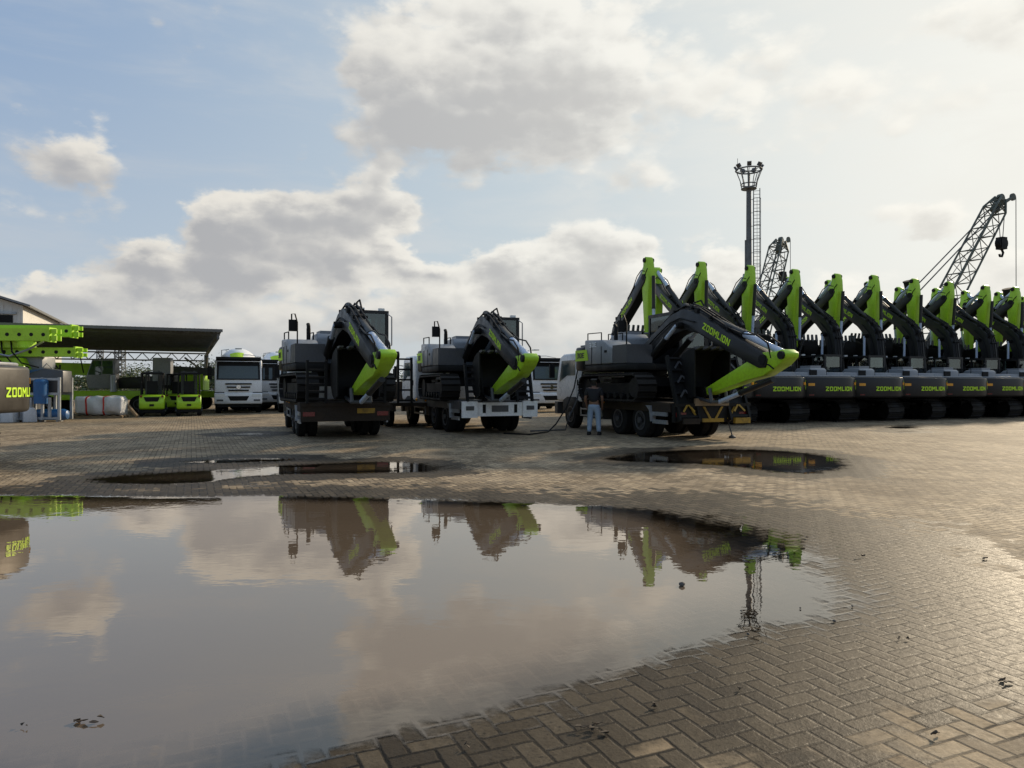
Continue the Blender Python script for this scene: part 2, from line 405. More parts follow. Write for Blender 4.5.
    for sd in (-1, 1):
        hs.tube([(*((lambda q: (q[0], yb + sd*.245, q[1]))(T(p))),) for p in ((.2,.1),(1.0,.62),(1.7,1.0),(2.2,1.12),(2.9,1.0))], .022, 6)
        hs.tube([(*((lambda q: (q[0], yb + sd*.16, q[1]))(T(p))),) for p in ((4.2,.86),(4.9,.66),(5.5,.62),(5.9,.42),(6.05,.05))], .022, 6)
    for p in ((.9,.86),(1.7,1.32),(2.6,1.42),(3.5,1.12),(4.3,.80)):
        q = T(p); hs.box((q[0], yb, q[1]), (.07, .36, .10), Matrix.Rotation(-a, 3, 'Y'))
    for sd in (-1, 1):
        q = T((2.9,1.32)); hs.box((q[0], yb + sd*.17, q[1]), (.12, .09, .13), None, .02)
    hs.build('hydraulic_hose', M['black'], bo)
    sp = [(-.86,.14),(-.80,.24),(-.5,.34),(.2,.40),(.9,.29),(2.8,.10),(2.94,0),(2.82,-.11),(.7,-.20),(.15,-.26),(-.15,-.17),(-.5,-.05),(-.74,-.02)]
    sk = MB().prism([S(p) for p in sp], yb-.17, yb+.17, 'y', .025, 2).build('stick', M['lime'], root)
    for p, r in (((-.7,.14), .10), ((0,0), .13), ((2.85,0), .09)):
        q = S(p); MB().cyl((q[0], yb-.23, q[1]), (q[0], yb+.23, q[1]), r, n=16).build('pin', M['black'], sk)
    MB().tube([(*((lambda q: (q[0], yb - .185, q[1]))(S(p))),) for p in ((-.3,.38),(-.15,.2),(.25,.05),(.32,-.25))], .018, 6).build('hydraulic_hose', M['black'], sk)
    # bucket
    cur = [(-.12,.30),(.05,.52),(.4,.66),(.75,.62),(1.05,.42),(1.2,.1),(1.22,-.25),(1.17,-.48)]
    bk = MB()
    outl = [B(p) for p in [(-.14,-.1)] + cur]
    for yy in (-.52, .49): bk.prism(outl, yb+yy, yb+yy+.03, 'y')
    inn = [(p[0]*.965 + .012, p[1]*.965 - .01) for p in cur]
    bk.prism([B(p) for p in cur] + [B(p) for p in inn[::-1]], yb-.49, yb+.49, 'y')
    for yy in (-.2, .16): bk.prism([B(p) for p in ((-.14,-.12),(.14,-.12),(.35,.7),(-.16,.55))], yb+yy, yb+yy+.05, 'y')
    bk = bk.build('bucket', M['black'], root)
    te = MB()
    for k in range(5):
        yy = -.46 + k*.23
        te.prism([B(p) for p in ((1.23,-.42),(1.13,-.42),(1.11,-.72),(1.15,-.74))], yb+yy-.05, yb+yy+.05, 'y')
    te.build('bucket_teeth', M['dgrey'], bk)
    # cylinders
    def ram(A, Bp, y, rb, rr_, frac, nm, wrap=True):
        A = Vector((A[0], y, A[1])); E = Vector((Bp[0], y, Bp[1])); mid = A.lerp(E, frac)
        o = MB().cyl(A, mid, rb, n=14).cyl(mid, mid + (E - A).normalized() * .06, rb * 1.15, n=14).build(nm, M['char'], root)
        MB().cyl(mid, E, rr_, n=12).build('rod', M['wrap'] if wrap else M['chrome'], o)
    for yy in (-.37, .37): ram((.95, 1.28), T((2.25, .9)), yb+yy, .085, .055, .62, 'boom_ram')
    for yy in (-.3, .3):
        q = T((2.25, .9)); MB().cyl((q[0], yb+yy*1.0-.1, q[1]), (q[0], yb+yy+.1, q[1]), .1).build('ram_pin', M['black'], bo)
    ram(T((2.0, 1.5)), S((-.7, .14)), yb, .10, .088 if pose.get('wrap', 1) else .06, pose.get('afrac', .6), 'arm_ram')
    lk = S((2.5, .42))
    ram(S((.05, .56)), lk, yb, .075, .062, .55, 'bucket_ram')
    ln = MB(); qb = B((-.02, .42)); qs = S((2.45, 0))
    for yy in (-.22, .22):
        ln.cyl((lk[0], yb+yy, lk[1]), (qb[0], yb+yy, qb[1]), .05, n=8); ln.cyl((lk[0], yb+yy, lk[1]), (qs[0], yb+yy, qs[1]), .045, n=8)
    ln.cyl((lk[0], yb-.25, lk[1]), (lk[0], yb+.25, lk[1]), .05, n=10)
    ln.build('bucket_link', M['dgrey'], root)
    if breaker:
        q = tip
        mb = MB(); A_ = Vector((q[0]-.5, yb-.05, q[1]-.1)); D_ = Vector((-.35, 0, 1)).normalized()
        mb.cyl(A_, A_ + D_ * 1.75, .20, .24, n=14).cyl(A_ + D_*1.75, A_ + D_*1.8, .27, n=14)
        mb.build('upright_sleeve', M['black'], root)
    return root

ROW = dict(boom=52.5, stick=-89, bucket=180, afrac=.66)
TRANS = dict(boom=-4, stick=-161, bucket=106, afrac=.62, ss=.92)

ORD = ['first','second','third','fourth','fifth','sixth','seventh','eighth','ninth','tenth','eleventh','twelfth']
def dirv(deg): return Vector((-math.sin(R(deg)), math.cos(R(deg)), 0))
HROW, HEAD = 22.0, 13.5
U = Vector((.924, .382, 0)); F = dirv(HEAD)
PITCH = 2.645
base0 = Vector((7.53, 29.6, 0))            # rotation centre of the machine under the leftmost peak, front row
variants = [make_excavator('excavator', '', 'excavators parked in the near row with raised booms', dict(ROW, boom=52.5 + db, stick=-89 + ds, bucket=180 + dk)) for db, ds, dk in ((0, 0, 0), (.8, 2.5, -6), (-.9, -2, 8), (.3, -3.5, 3))]
back_variants = [copy_tree(v) for v in variants]
exc = variants[0]
GAP = 9.3
front = []; used = set(); bused = set()
for k in range(11):
    vi = (0, 2, 1, 3, 0, 1, 2, 0, 3, 1, 2)[k]; o = variants[vi] if vi not in used else copy_tree(variants[vi]); used.add(vi)
    p = base0 + U * (PITCH * k) + F * random.uniform(-.12, .12)
    o.location = p; o.rotation_euler = (0, 0, R(90 + HEAD + random.uniform(-.8, .8)))
    if k == 0: o['label'] = 'leftmost excavator of the near row, its rear half hidden behind the ramp truck'
    elif k == 10: o['label'] = 'rightmost excavator of the near row, cut by the right edge'
    else: o['label'] = f'{ORD[k]} excavator from the left in the near row, rear lettering facing the yard'
    front.append(o)
bpy.context.view_layer.update()
for k in (6, 9):                                   # two machines carry an upright dark sleeve on the boom tip
    mb = MB(); q = rot2((5.8, 0), R(52.5), (.25, 1.55))
    q = rot2((4.7, .45), R(52.5), (.25, 1.55)); A_ = Vector((q[0], .22, q[1])); D_ = Vector((-.1, .30, 1)).normalized()
    mb.cyl(A_, A_ + D_ * 1.5, .19, .23, n=14).cyl(A_ + D_ * 1.5, A_ + D_ * 1.58, .26, n=14).build('boom_sleeve', M['black'], front[k])
    front[k]['label'] = ['seventh', '', '', 'tenth'][k - 6] + ' excavator from left in the near row, dark upright sleeve on boom tip'
HB = HEAD + 3
for k in range(11):
    vi = (1, 0, 3, 0, 2, 1, 0, 3, 2, 0, 1)[k]; o = back_variants[vi] if vi not in bused else copy_tree(back_variants[vi]); bused.add(vi)
    p = Vector((5.95, 31.0, 0)) + U * (PITCH * k) + dirv(HB) * (3.78 + random.uniform(-.08, .08))
    o.location = p; o.rotation_euler = (0, 0, R(-90 + HB + random.uniform(-.6, .6)))
    o['group'] = 'excavators parked in the far row facing the yard'
    if k == 0: o['label'] = 'leftmost excavator of the far row, boom leaning right behind the lowbed-loaded excavator'
    elif k == 10: o['label'] = 'rightmost excavator of the far row, behind the machine cut by the edge'
    else: o['label'] = f'{ORD[k]} excavator from the left in the far row, facing the yard behind the raised sticks'

# machine at the left edge: only its counterweight reaches into view
near = make_excavator('excavator', 'brown grey excavator counterweight overhanging at the left edge of the yard', None, dict(boom=40, stick=-80, bucket=180), cwmat='tan', ty=-.02, tw=1.15)
for ch in near.children:
    if ch.name.split('.')[0] in ('track', 'track_frame', 'sprocket', 'idler_wheel', 'car_body'): ch.rotation_euler = (0, 0, R(90))
near.location = (-11.62, 12.55, 0); near.rotation_euler = (0, 0, R(182))

# ------------------------------------------------------------------ wheels and trucks
def wheel(parent, x, y, r, w, side, dual=False):
    wd = w * (2.15 if dual else 1)
    yc = y - side * (wd - w) / 2
    prof = [(-wd/2, r*.6), (-wd/2, r*.9), (-wd/2 + .04, r), (wd/2 - .04, r), (wd/2, r*.9), (wd/2, r*.6)]
    if dual:
        g = .03
        prof = [(-wd/2, r*.6), (-wd/2, r*.9), (-wd/2+.04, r), (-g-.03, r), (-g, r*.85), (g, r*.85), (g+.03, r), (wd/2-.04, r), (wd/2, r*.9), (wd/2, r*.6)]
    t = MB().lathe(prof, (x, yc, r), (0, 1, 0), 30).build('wheel', M['rubber'], parent)
    yo = y + side * (w/2)
    MB().lathe([(0, r*.58), (.012, r*.58), (.012, r*.5), (-.06, r*.42), (-.06, r*.2), (.05, r*.16), (.05, .02)], (x, yo, r), (0, side, 0), 24).build('rim', M['dgrey'], t)
    return t

def flatbed(name, label, deckm, rearstyle, rampm, chev=False):
    """lorry with a ramp deck; +x forward, origin on the ground under the tail"""
    t = empty(name, label, 'truck', group='ramp lorries each carrying an excavator')
    W = 2.5
    ch = MB().box((3.6, .42, .78), (7.2, .1, .26)).box((3.6, -.42, .78), (7.2, .1, .26))
    for x in (.5, 1.6, 2.8, 4.0, 5.2, 6.4): ch.box((x, 0, .78), (.1, .8, .18))
    ch.build('chassis', M['black'], t)
    dk = MB().box((2.85, 0, 1.0), (5.5, W, .08))
    for k in range(9): dk.box((.3 + k*.62, 0, .9), (.08, W - .1, .12))
    dk.box((2.85, W/2 - .04, .88), (5.5, .07, .2), bev=.01).box((2.85, -W/2 + .04, .88), (5.5, .07, .2), bev=.01)
    dk.build('deck', M[deckm], t)
    # cab
    cb = MB().prism([(5.75,.95),(7.85,.95),(7.95,1.2),(7.9,1.68),(7.62,2.55),(7.3,2.66),(5.95,2.66),(5.75,2.5)], -1.2, 1.2, 'y', .07, 3).build('cab', M['white'], t)
    for sd in (-1, 1):
        MB().prism([(6.25,1.88),(6.95,1.88),(7.62,1.66),(7.42,2.42),(6.25,2.42)], sd*1.203 - .006, sd*1.203 + .006, 'y').build('side_window', M['screen'], cb)
        MB().box((6.05, sd*1.21, 1.62), (.06, .02, .2)).build('door_handle', M['black'], cb)
        MB().box((6.12, sd*1.203, 1.7), (.015, .008, 1.3)).build('door_seam', M['black'], cb)
        MB().tube([(7.6,sd*1.22,2.3),(7.75,sd*1.45,2.35),(7.75,sd*1.45,1.8)], .02, 6).box((7.74, sd*1.46, 2.05), (.08, .2, .5), bev=.03).build('mirror', M['black'], cb)
        MB().prism([(6.0,.5),(7.3,.5),(7.3,1.0),(6.95,1.12),(6.2,1.12),(6.0,1.0)], sd*1.06, sd*1.22, 'y', .03).build('mudguard', M['black'], cb)
    MB().poly3([Vector((7.925,-1.05,1.85)), Vector((7.925,1.05,1.85)), Vector((7.68,1.0,2.48)), Vector((7.68,-1.0,2.48))], (.02, 0, .004)).build('windscreen', M['glass'], cb)
    MB().box((7.95, 0, .7), (.25, 2.4, .45), bev=.06).build('front_bumper', M['dgrey'], t)
    MB().box((6.7, 0, 2.76), (.8, 1.6, .05), bev=.02).cyl((6.9,-.6,2.6),(6.9,-.6,2.75),.03).cyl((6.9,.6,2.6),(6.9,.6,2.75),.03).cyl((6.4,-.6,2.6),(6.4,-.6,2.75),.03).cyl((6.4,.6,2.6),(6.4,.6,2.75),.03).build('roof_rack', M['steel'], t)
    for sd in (-1, 1):
        wheel(t, 6.65, sd*1.06, .5, .3, sd)
        for x in (1.75, 3.1): wheel(t, x, sd*1.08, .5, .27, sd, True)
        g = MB()
        g.box((5.0, sd*1.22, .72), (1.5, .04, .05)).box((5.0, sd*1.22, .5), (1.5, .04, .05)).box((4.25, sd*1.22, .78), (.05, .04, .55), Matrix.Rotation(R(14), 3, 'Y'))
        g.box((5.75, sd*1.22, .62), (.05, .04, .3))
        g.build('side_guard', M['steel'], t)
        g = MB().prism([(1.05,.95),(1.0,.5),(1.05,.5),(1.12,.82),(1.3,.95)], sd*1.24 - .1, sd*1.24 + .06, 'y').box((.65, sd*1.22, .72), (.75, .05, .11)).box((.65, sd*1.22, .5), (.75, .05, .11))
        g.build('mudguard', M['steel'], t)
        for x in (5.3, 4.0): MB().lathe([(0,.06),(.03,.06),(.05,.03)], (x, sd*1.25, 1.0), (0, sd, 0), 12).build('side_lamp', M['amber'], t)
    # spare box and tank under deck
    for sd in (-1, 1): MB().box((4.95, sd*.75, .68), (.8, .5, .5), bev=.06).build('fuel_tank', M['dgrey'], t)
    # tail
    if rearstyle == 'white':
        rb = MB().box((-.02, 0, .78), (.12, 2.44, .42), bev=.02).box((-.09, 1.0, .78), (.08, .5, .5), bev=.02).box((-.09, -1.0, .78), (.08, .5, .5), bev=.02)
        rb = rb.build('tail_panel', M['white'], t)
        for yy in (1.0, -1.0): MB().box((-.135, yy, .82), (.02, .26, .13), bev=.008).build('tail_lamp', M['dgrey'], rb)
        MB().box((-.09, 0, .8), (.02, .55, .2), bev=.008).build('number_plate', M['dgrey'], rb)
        for yy in (.52, -.52): MB().box((-.085, yy, .8), (.02, .1, .26)).build('bracket', M['black'], rb)
    else:
        rb = MB().box((-.02, 0, .76), (.12, 2.46, .5), bev=.015).box((-.09, 0, .98), (.05, 2.48, .09), bev=.01).build('tail_panel', M['rust' if rearstyle == 'rust' else 'black'], t)
        for yy in (1.02, -1.02): MB().box((-.085, yy, .72), (.02, .32, .12), bev=.008).build('tail_lamp', M['redlens'], rb)
        if rearstyle == 'rust':
            MB().box((-.085, -.55, .80), (.02, .5, .14), bev=.008).build('number_plate', M['yellow'], rb)
        else:
            fr = MB()
            for y_ in (-.62, -.2, .2, .62):
                a_ = R(32) * (1 if y_ < 0 else -1); fr.box((-.09, y_, .78), (.025, .06, .46), Matrix.Rotation(a_, 3, 'X'))
            fr.box((-.09, 0, .56), (.03, .7, .10))
            fr.build('warning_stripe', M['yellow'], rb)
            MB().box((-.10, .05, 1.06), (.06, 1.1, .2), bev=.01).build('deck_board', M['wood'], rb)
    # ramps, folded upright with a backward lean
    for sd in (-1, 1):
        lean = R(rampm.get('lean', 12)); hgt = rampm.get('h', 1.75); yc = sd * .82; wd = rampm.get('w', .58)
        rt = Matrix.Rotation(lean, 3, 'Y')
        o0 = Vector((-.12, yc, 1.02)) if not chev else Vector((-.2, yc, .55))
        fr = MB()
        for s2 in (-1, 1): fr.box(o0 + rt @ Vector((0, s2*wd/2, hgt/2)), (.12, .07, hgt), rt, .01)
        nr = 6
        for k in range(nr): fr.box(o0 + rt @ Vector((0, 0, .12 + k*(hgt-.2)/(nr-1))), (.09, wd-.06, .06), rt)
        if chev:
            fr.box(o0 + rt @ Vector((.05, 0, hgt/2)), (.02, wd, hgt-.05), rt)
        rp = fr.build('ramp', M[rampm.get('m', 'black')], t)
        if chev:
            for k in range(4):
                cv = MB(); zz = .35 + k*.42
                for s2 in (-1, 1):
                    rr = rt @ Matrix.Rotation(R(40)*s2, 3, 'X')
                    cv.box(o0 + rt @ Vector((-.065, s2*.09, zz)), (.012, .05, .27), rr)
                cv.build('tread_chevron', M['yellow'] if k < 1 else M['dgrey'], rp)
            MB().box(o0 + Vector((-.07, 0, .0)), (.1, wd*.8, .15), bev=.015).build('ramp_foot', M['yellow' if sd < 0 else 'rust'], rp)
    return t

HT = 24.0
def place_truck(t, tail, head):
    t.location = (tail[0], tail[1], 0); t.rotation_euler = (0, 0, R(90 + head))
def load(e, tail, head, along, swing=0.0):
    d = dirv(head); e.location = (tail[0] + d.x*along, tail[1] + d.y*along, 1.045); e.scale = (.98, 1.12, .95); e.rotation_euler = (0, 0, R(-90 + head + swing))

ex1 = make_excavator('excavator', 'grey black excavator with folded lime stick on the dark rusty lorry at left', 'excavators loaded on lorries', TRANS)
ex2 = copy_tree(ex1); ex3 = copy_tree(ex1)
ex2['label'] = 'excavator folded down on the lorry with the white tail panel, middle of three loaded'
ex3['label'] = 'excavator on the right hand lorry, lettered boom reaching over its dark chevron ramps'
T1, T2, T3 = (-4.68, 20.3), (-.4, 22.4), (5.50, 19.9)
t1 = flatbed('ramp_truck', 'dark lorry with rusty deck and ladder ramps, leftmost of the loaded lorries', 'rust', 'rust', dict(lean=-4, h=1.2, w=.5))
place_truck(t1, T1, 21); load(ex1, T1, 21, 2.6, 4)
t2 = flatbed('ramp_truck', 'lorry with white tail panel and upright ladder ramps, between the other loaded lorries', 'dgrey', 'white', dict(lean=14, h=1.2, w=.5))
place_truck(t2, T2, 22); load(ex2, T2, 22, 2.9, -4)
t3 = flatbed('ramp_truck', 'white cabbed lorry with tall black ramps and yellow chevrons, rightmost of the loaded lorries', 'rust', 'black', dict(lean=20, h=1.9, w=.62), chev=True)
place_truck(t3, T3, 20); load(ex3, T3, 22, 3.3, -2)

# empty lowbed trailer seen between the first two lorries
def lowbed():
    t = empty('lowbed_trailer', 'empty dark low trailer with ladder ramps standing between the left two lorries', 'trailer')
    MB().box((3.5, 0, .85), (7, 2.5, .12)).box((3.5, 1.2, .75), (7, .1, .28)).box((3.5, -1.2, .75), (7, .1, .28)).build('deck', M['rust'], t)
    for sd in (-1, 1):
        for x in (1.6, 2.9): wheel(t, x, sd*1.0, .42, .25, sd)
        r = MB()
        for s2 in (-1, 1): r.box((-.05, sd*.85 + s2*.24, 1.7), (.1, .07, 1.6))
        for k in range(5): r.box((-.05, sd*.85, 1.0 + k*.36), (.08, .44, .06))
        r.build('ramp', M['black'], t)
    MB().box((6.6, 0, 1.3), (.12, 2.4, .8)).build('headboard', M['rust'], t)
    return t
lb = lowbed(); lb.location = (-3.0, 25.6, 0); lb.rotation_euler = (0, 0, R(90 + HT))

# ------------------------------------------------------------------ concrete mixers and other white lorries (front +x)
def cab_over(parent, white='white', dark=False):
    cb = MB().prism([(-2.0,1.0),(-.05,1.0),(0,1.25),(0,1.72),(-.22,2.82),(-.4,2.95),(-1.85,2.95),(-2.0,2.8)], -1.22, 1.22, 'y', .07, 3).build('cab', M[white], parent)
    MB().poly3([Vector((-.005,-1.12,1.84)), Vector((-.005,1.12,1.84)), Vector((-.205,1.1,2.84)), Vector((-.205,-1.1,2.84))], (.022, 0, .005)).build('screen_surround', M['black'], cb)
    MB().poly3([Vector((.022,-1.02,1.9)), Vector((.022,1.02,1.9)), Vector((-.125,1.0,2.6)), Vector((-.125,-1.0,2.6))], (.012, 0, .003)).build('windscreen', M['screen'], cb)
    MB().box((-.0, 0, 2.98), (.4, 2.3, .14), Matrix.Rotation(R(-12), 3, 'Y'), .03).build('sun_visor', M['black'], cb)
    gr = MB()
    for k, (z, w) in enumerate(((1.62, 1.35), (1.44, 1.2), (1.26, 1.05))): gr.box((.03, 0, z), (.05, w, .075), bev=.015)
    gr.build('grille', M['black'], cb)
    em = MB().lathe([(0,.11),(.02,.11),(.02,.085),(0,.085)], (.06, 0, 1.44), (1, 0, 0), 20).box((.075, 0, 1.44), (.015, .035, .17)).box((.075, 0, 1.44), (.015, .17, .035))
    em.build('emblem', M['chrome'], cb)
    bm_ = MB().prism([(-.55,.52),(.02,.52),(.08,.7),(.08,1.05),(0,1.14),(-.55,1.14)], -1.23, 1.23, 'y', .05, 2).build('bumper', M[white], parent)
    MB().prism([(-.55, .95), (.55, .95), (.42, .7), (-.42, .7)], .082, .1, 'x').build('air_intake', M['black'], bm_)
    for sd in (-1, 1):
        MB().box((.075, sd*.92, .98), (.03, .5, .16), bev=.02).build('headlight', M['lamp'], bm_)
        MB().box((.075, sd*.95, .72), (.03, .34, .09), bev=.01).build('fog_lamp', M['dgrey'], bm_)
        MB().box((-.004, sd*.98, 1.14), (.03, .5, .05)).build('trim', M['black'], bm_)
        MB().prism([(-1.65,1.95),(-.95,1.95),(-.3,1.78),(-.42,2.7),(-1.65,2.7)], sd*1.223-.006, sd*1.223+.006, 'y').build('side_window', M['screen'], cb)
        MB().tube([(-.3,sd*1.22,2.62),(-.12,sd*1.5,2.66),(-.12,sd*1.5,1.95)], .02, 6).box((-.13, sd*1.47, 2.32), (.09, .22, .5), bev=.03).box((-.13, sd*1.47, 1.95), (.09, .22, .2), bev=.03).build('mirror', M['black'], cb)
        wheel(parent, -1.2, sd*1.05, .5, .3, sd)
    MB().box((-.6, 0, .42), (.8, 2.2, .16), bev=.02).build('step', M['black'], parent)
    return cb

def mixer(name, label, group='white concrete mixer lorries'):
    t = empty(name, label, 'mixer truck', group=group)
    cab_over(t)
    MB().box((-5, .42, .85), (7.6, .1, .26)).box((-5, -.42, .85), (7.6, .1, .26)).build('chassis', M['black'], t)
    dr = MB().lathe([(0,.55),(.12,.75),(.9,1.08),(1.5,1.17),(2.3,1.15),(3.6,.85),(4.5,.55),(4.7,.52)], (-2.5, 0, 2.25), (-1, 0, .18), 32).build('drum', M['white'], t)
    q = Vector((-1, 0, .18)).normalized().to_track_quat('Z', 'Y'); pm = MB()
    for k in range(7):
        pts = []
        for t_, r_, a_ in ((.35,.90,k),(.35,.90,k+1),(.9,1.092,k+1),(.9,1.092,k)):
            an = R(64 + a_*6); v_ = q @ Vector((math.cos(an)*r_, math.sin(an)*r_, t_)); pts.append(v_ + Vector((-2.5, 0, 2.25)))
        pm.quad(*pts)
    pm.build('painted_patch', M['lime_text'], dr)
    MB().box((-2.35, 0, 1.6), (.5, 1.2, 1.3), bev=.05).box((-6.9, 0, 1.7), (.3, 1.4, 1.6), bev=.05).build('pedestal', M['white'], t)
    MB().prism([(-7.1,2.9),(-6.4,2.9),(-6.6,3.6),(-7.2,3.75)], -.6, .6, 'y', .04).build('hopper', M['white'], t)
    MB().prism([(-7.3,2.2),(-7.15,2.35),(-8.5,1.3),(-8.6,1.15)], -.25, .25, 'y').build('chute', M['white'], t)
    MB().tube([(-2.2,-.9,2.9),(-2.2,-.9,3.55),(-2.2,-.5,3.6)], .03, 6).tube([(-2.2,1.2,1.2),(-2.2,1.2,3.2),(-2.2,.6,3.3),(-2.4,.2,3.3)], .025, 6).box((-2.45, 0, 3.66), (.3, .36, .06), bev=.02).build('service_rail', M['steel'], t)
    for sd in (-1, 1):
        for x in (-4.8, -6.2): wheel(t, x, sd*1.02, .5, .27, sd, True)
        MB().box((-3.2, sd*.95, .8), (1.3, .45, .5), bev=.06).build('fuel_tank', M['steel'], t)
    return t
MH = 21.0
def put_truck(o, x, z, head=MH): o.location = (x, z, 0); o.rotation_euler = (0, 0, R(-90 + head))
mx1 = mixer('mixer_truck', 'white concrete mixer lorry facing the yard beside the canopy post, full front visible')
put_truck(mx1, -15.0, 39.5)
mx2 = copy_tree(mx1); mx2['label'] = 'shaded concrete mixer lorry half hidden just right of the fully visible mixer'; put_truck(mx2, -14.0, 43.6)
mx3 = copy_tree(mx1); mx3['label'] = 'white mixer lorry whose front shows just left of the right loaded lorry cab'; put_truck(mx3, 2.25, 41.0, 20)
mx4 = copy_tree(mx1); mx4['label'] = 'mixer lorry set back behind the gap between the middle and right loaded lorries'; put_truck(mx4, 1.9, 46.5, 20)
mx5 = copy_tree(mx1); mx5['label'] = 'pale lorry showing a bright headlight close behind the leftmost loaded lorry'; put_truck(mx5, -11.85, 40.6)
mx6 = copy_tree(mx1); mx6['label'] = 'mixer lorry far back between the left and middle loaded lorries'; put_truck(mx6, -8.7, 44.6)
mx7 = copy_tree(mx1); mx7['label'] = 'mixer lorry glimpsed behind the middle loaded excavator'; put_truck(mx7, -3.6, 45.5)

# ------------------------------------------------------------------ forklifts (+x forward = mast)
def forklift(label):
    t = empty('forklift', label, 'forklift', group='lime forklifts parked tail outwards')
    bd = MB().prism([(-1.25,.38),(-1.28,.7),(-1.15,1.02),(-.6,1.08),(.6,.95),(.6,.3),(-.9,.3)], -.56, .56, 'y', .08, 3).build('counterweight_body', M['lime'], t)
    MB().prism([(-.36,.96),(.36,.96),(.26,.74),(-.26,.74)], -1.282, -1.235, 'x').build('rear_grille', M['black'], bd)
    MB().box((-1.275, 0, .56), (.03, .2, .1), bev=.01).build('tow_pin', M['black'], bd)
    MB().box((-.15, 0, .34), (1.9, 1.0, .3), bev=.04).build('chassis', M['black'], t)
    g = MB()
    for x, y in ((-.75,-.5),(-.75,.5),(.5,-.5),(.5,.5)): g.cyl((x, y, .95), (x*.85, y*.95, 2.1), .035, n=8)
    g.box((-.1, 0, 2.12), (1.25, 1.05, .06), bev=.02)
    for k in range(5): g.box((-.5 + k*.2, 0, 2.16), (.05, .95, .03))
    g.build('overhead_guard', M['black'], t)
    MB().box((-.3, 0, 1.15), (.5, .5, .14), bev=.05).box((-.55, 0, 1.45), (.12, .48, .6), bev=.05).build('seat', M['black'], t)
    m_ = MB()
    for sd in (-1, 1): m_.box((.85, sd*.34, 1.2), (.12, .1, 2.1)).box((.95, sd*.24, 1.3), (.09, .08, 2.0))
    for z in (.5, 1.3, 2.2): m_.box((.9, 0, z), (.08, .7, .1))
    m_.build('mast', M['dgrey'], t)
    f = MB()
    for sd in (-1, 1): f.box((1.55, sd*.22, .12), (1.1, .1, .04)).box((1.03, sd*.22, .4), (.05, .1, .6))
    f.build('fork', M['black'], t)
    for sd in (-1, 1):
        wheel(t, .55, sd*.5, .34, .22, sd); wheel(t, -.85, sd*.48, .27, .18, sd)
        MB().box((-1.2, sd*.47, 1.0), (.08, .1, .09), bev=.02).build('tail_lamp', M['redlens'], t)
    return t
fk = forklift('lime forklift parked tail outwards, nearer the wrapped bundle than its twin')
fk.location = (-18.15, 36.4, 0); fk.rotation_euler = (0, 0, R(90 + 24))
fk2 = copy_tree(fk); fk2['label'] = 'lime forklift parked tail outwards, nearer the canopy post and the white mixer'
fk2.location = (-16.55, 36.9, 0); fk2.rotation_euler = (0, 0, R(90 + 24))
fk3 = copy_tree(fk); fk3['label'] = 'forklift set back and mostly hidden in the gap between the two front forklifts'
fk3.location = (-18.6, 40.0, 0); fk3.rotation_euler = (0, 0, R(90 + 24))

# ------------------------------------------------------------------ truck crane behind the wrapped bundle (+x forward = to the left)
def truck_crane():
    t = empty('truck_crane', 'lime truck crane with grey cab and lowered boom behind the white wrapped bundle', 'crane')
    MB().prism([(-3.2,.75),(6,.75),(6,1.2),(3.2,1.25),(-3.2,1.25)], -1.2, 1.2, 'y', .05).build('carrier', M['lime'], t)
    cb = MB().prism([(.2,1.35),(1.5,1.35),(1.6,2.0),(1.3,2.95),(.2,3.0)], .25, 1.2, 'y', .07, 3).build('cab', M['grey'], t)
    for y in (.245, 1.205):
        MB().prism([(.3,2.15),(.8,2.15),(.8,2.85),(.3,2.85)], y-.008, y+.008, 'y').build('side_window', M['glass'], cb)
        MB().prism([(.86,2.1),(1.5,2.1),(1.26,2.85),(.86,2.85)], y-.008, y+.008, 'y').build('side_window', M['glass'], cb)
    MB().prism([(-2.6,1.35),(.05,1.35),(.05,1.95),(-.9,2.0),(-2.6,2.1)], -1.1, 1.1, 'y', .05).build('slew_deck', M['char'], t)
    MB().box((-2.1, .75, 2.3), (.9, .7, 1.5), bev=.06).build('counterweight_block', M['grey'], t)
    bo = MB()
    A, D = Vector((-1.6, -.35, 2.35)), Vector((1, 0, .02))
    bo.box(A + D*5.3, (6.4, .62, .66), Matrix.Rotation(R(-1.2), 3, 'Y'), .05).box(A + D*8.7, (.9, .5, .54), None, .05)
    bo = bo.build('boom', M['lime'], t)
    lettering('ZOOMLION', .36, lambda u, v: (Vector((5.6 - u, -.03, 2.3 + v)), (0, 1, 0)), 2.4).build('lettering', M['char'], bo)
    MB().lathe([(0,.16),(.9,.16),(.95,.1)], (.2, 1.42, 1.2), (0,0,1), 14).build('exhaust_muffler', M['steel'], t)
    for sd in (-1, 1):
        for x in (-2.3, -1.0, 3.4, 4.8): wheel(t, x, sd*1.08, .5, .3, sd)
        MB().box((-3.1, sd*1.1, .6), (.25, .3, 1.0), bev=.03).box((-3.1, sd*1.1, .08), (.4, .4, .08)).build('outrigger', M['lime'], t)
    MB().tube([(1.7,1.22,2.2),(1.85,1.35,3.2),(1.75,1.35,3.45),(1.5,1.3,3.4)], .03, 6).build('mirror_arm', M['black'], t)
    return t
tc = truck_crane(); tc.location = (-21.5, 40.0, 0); tc.rotation_euler = (0, 0, R(180 + 14))
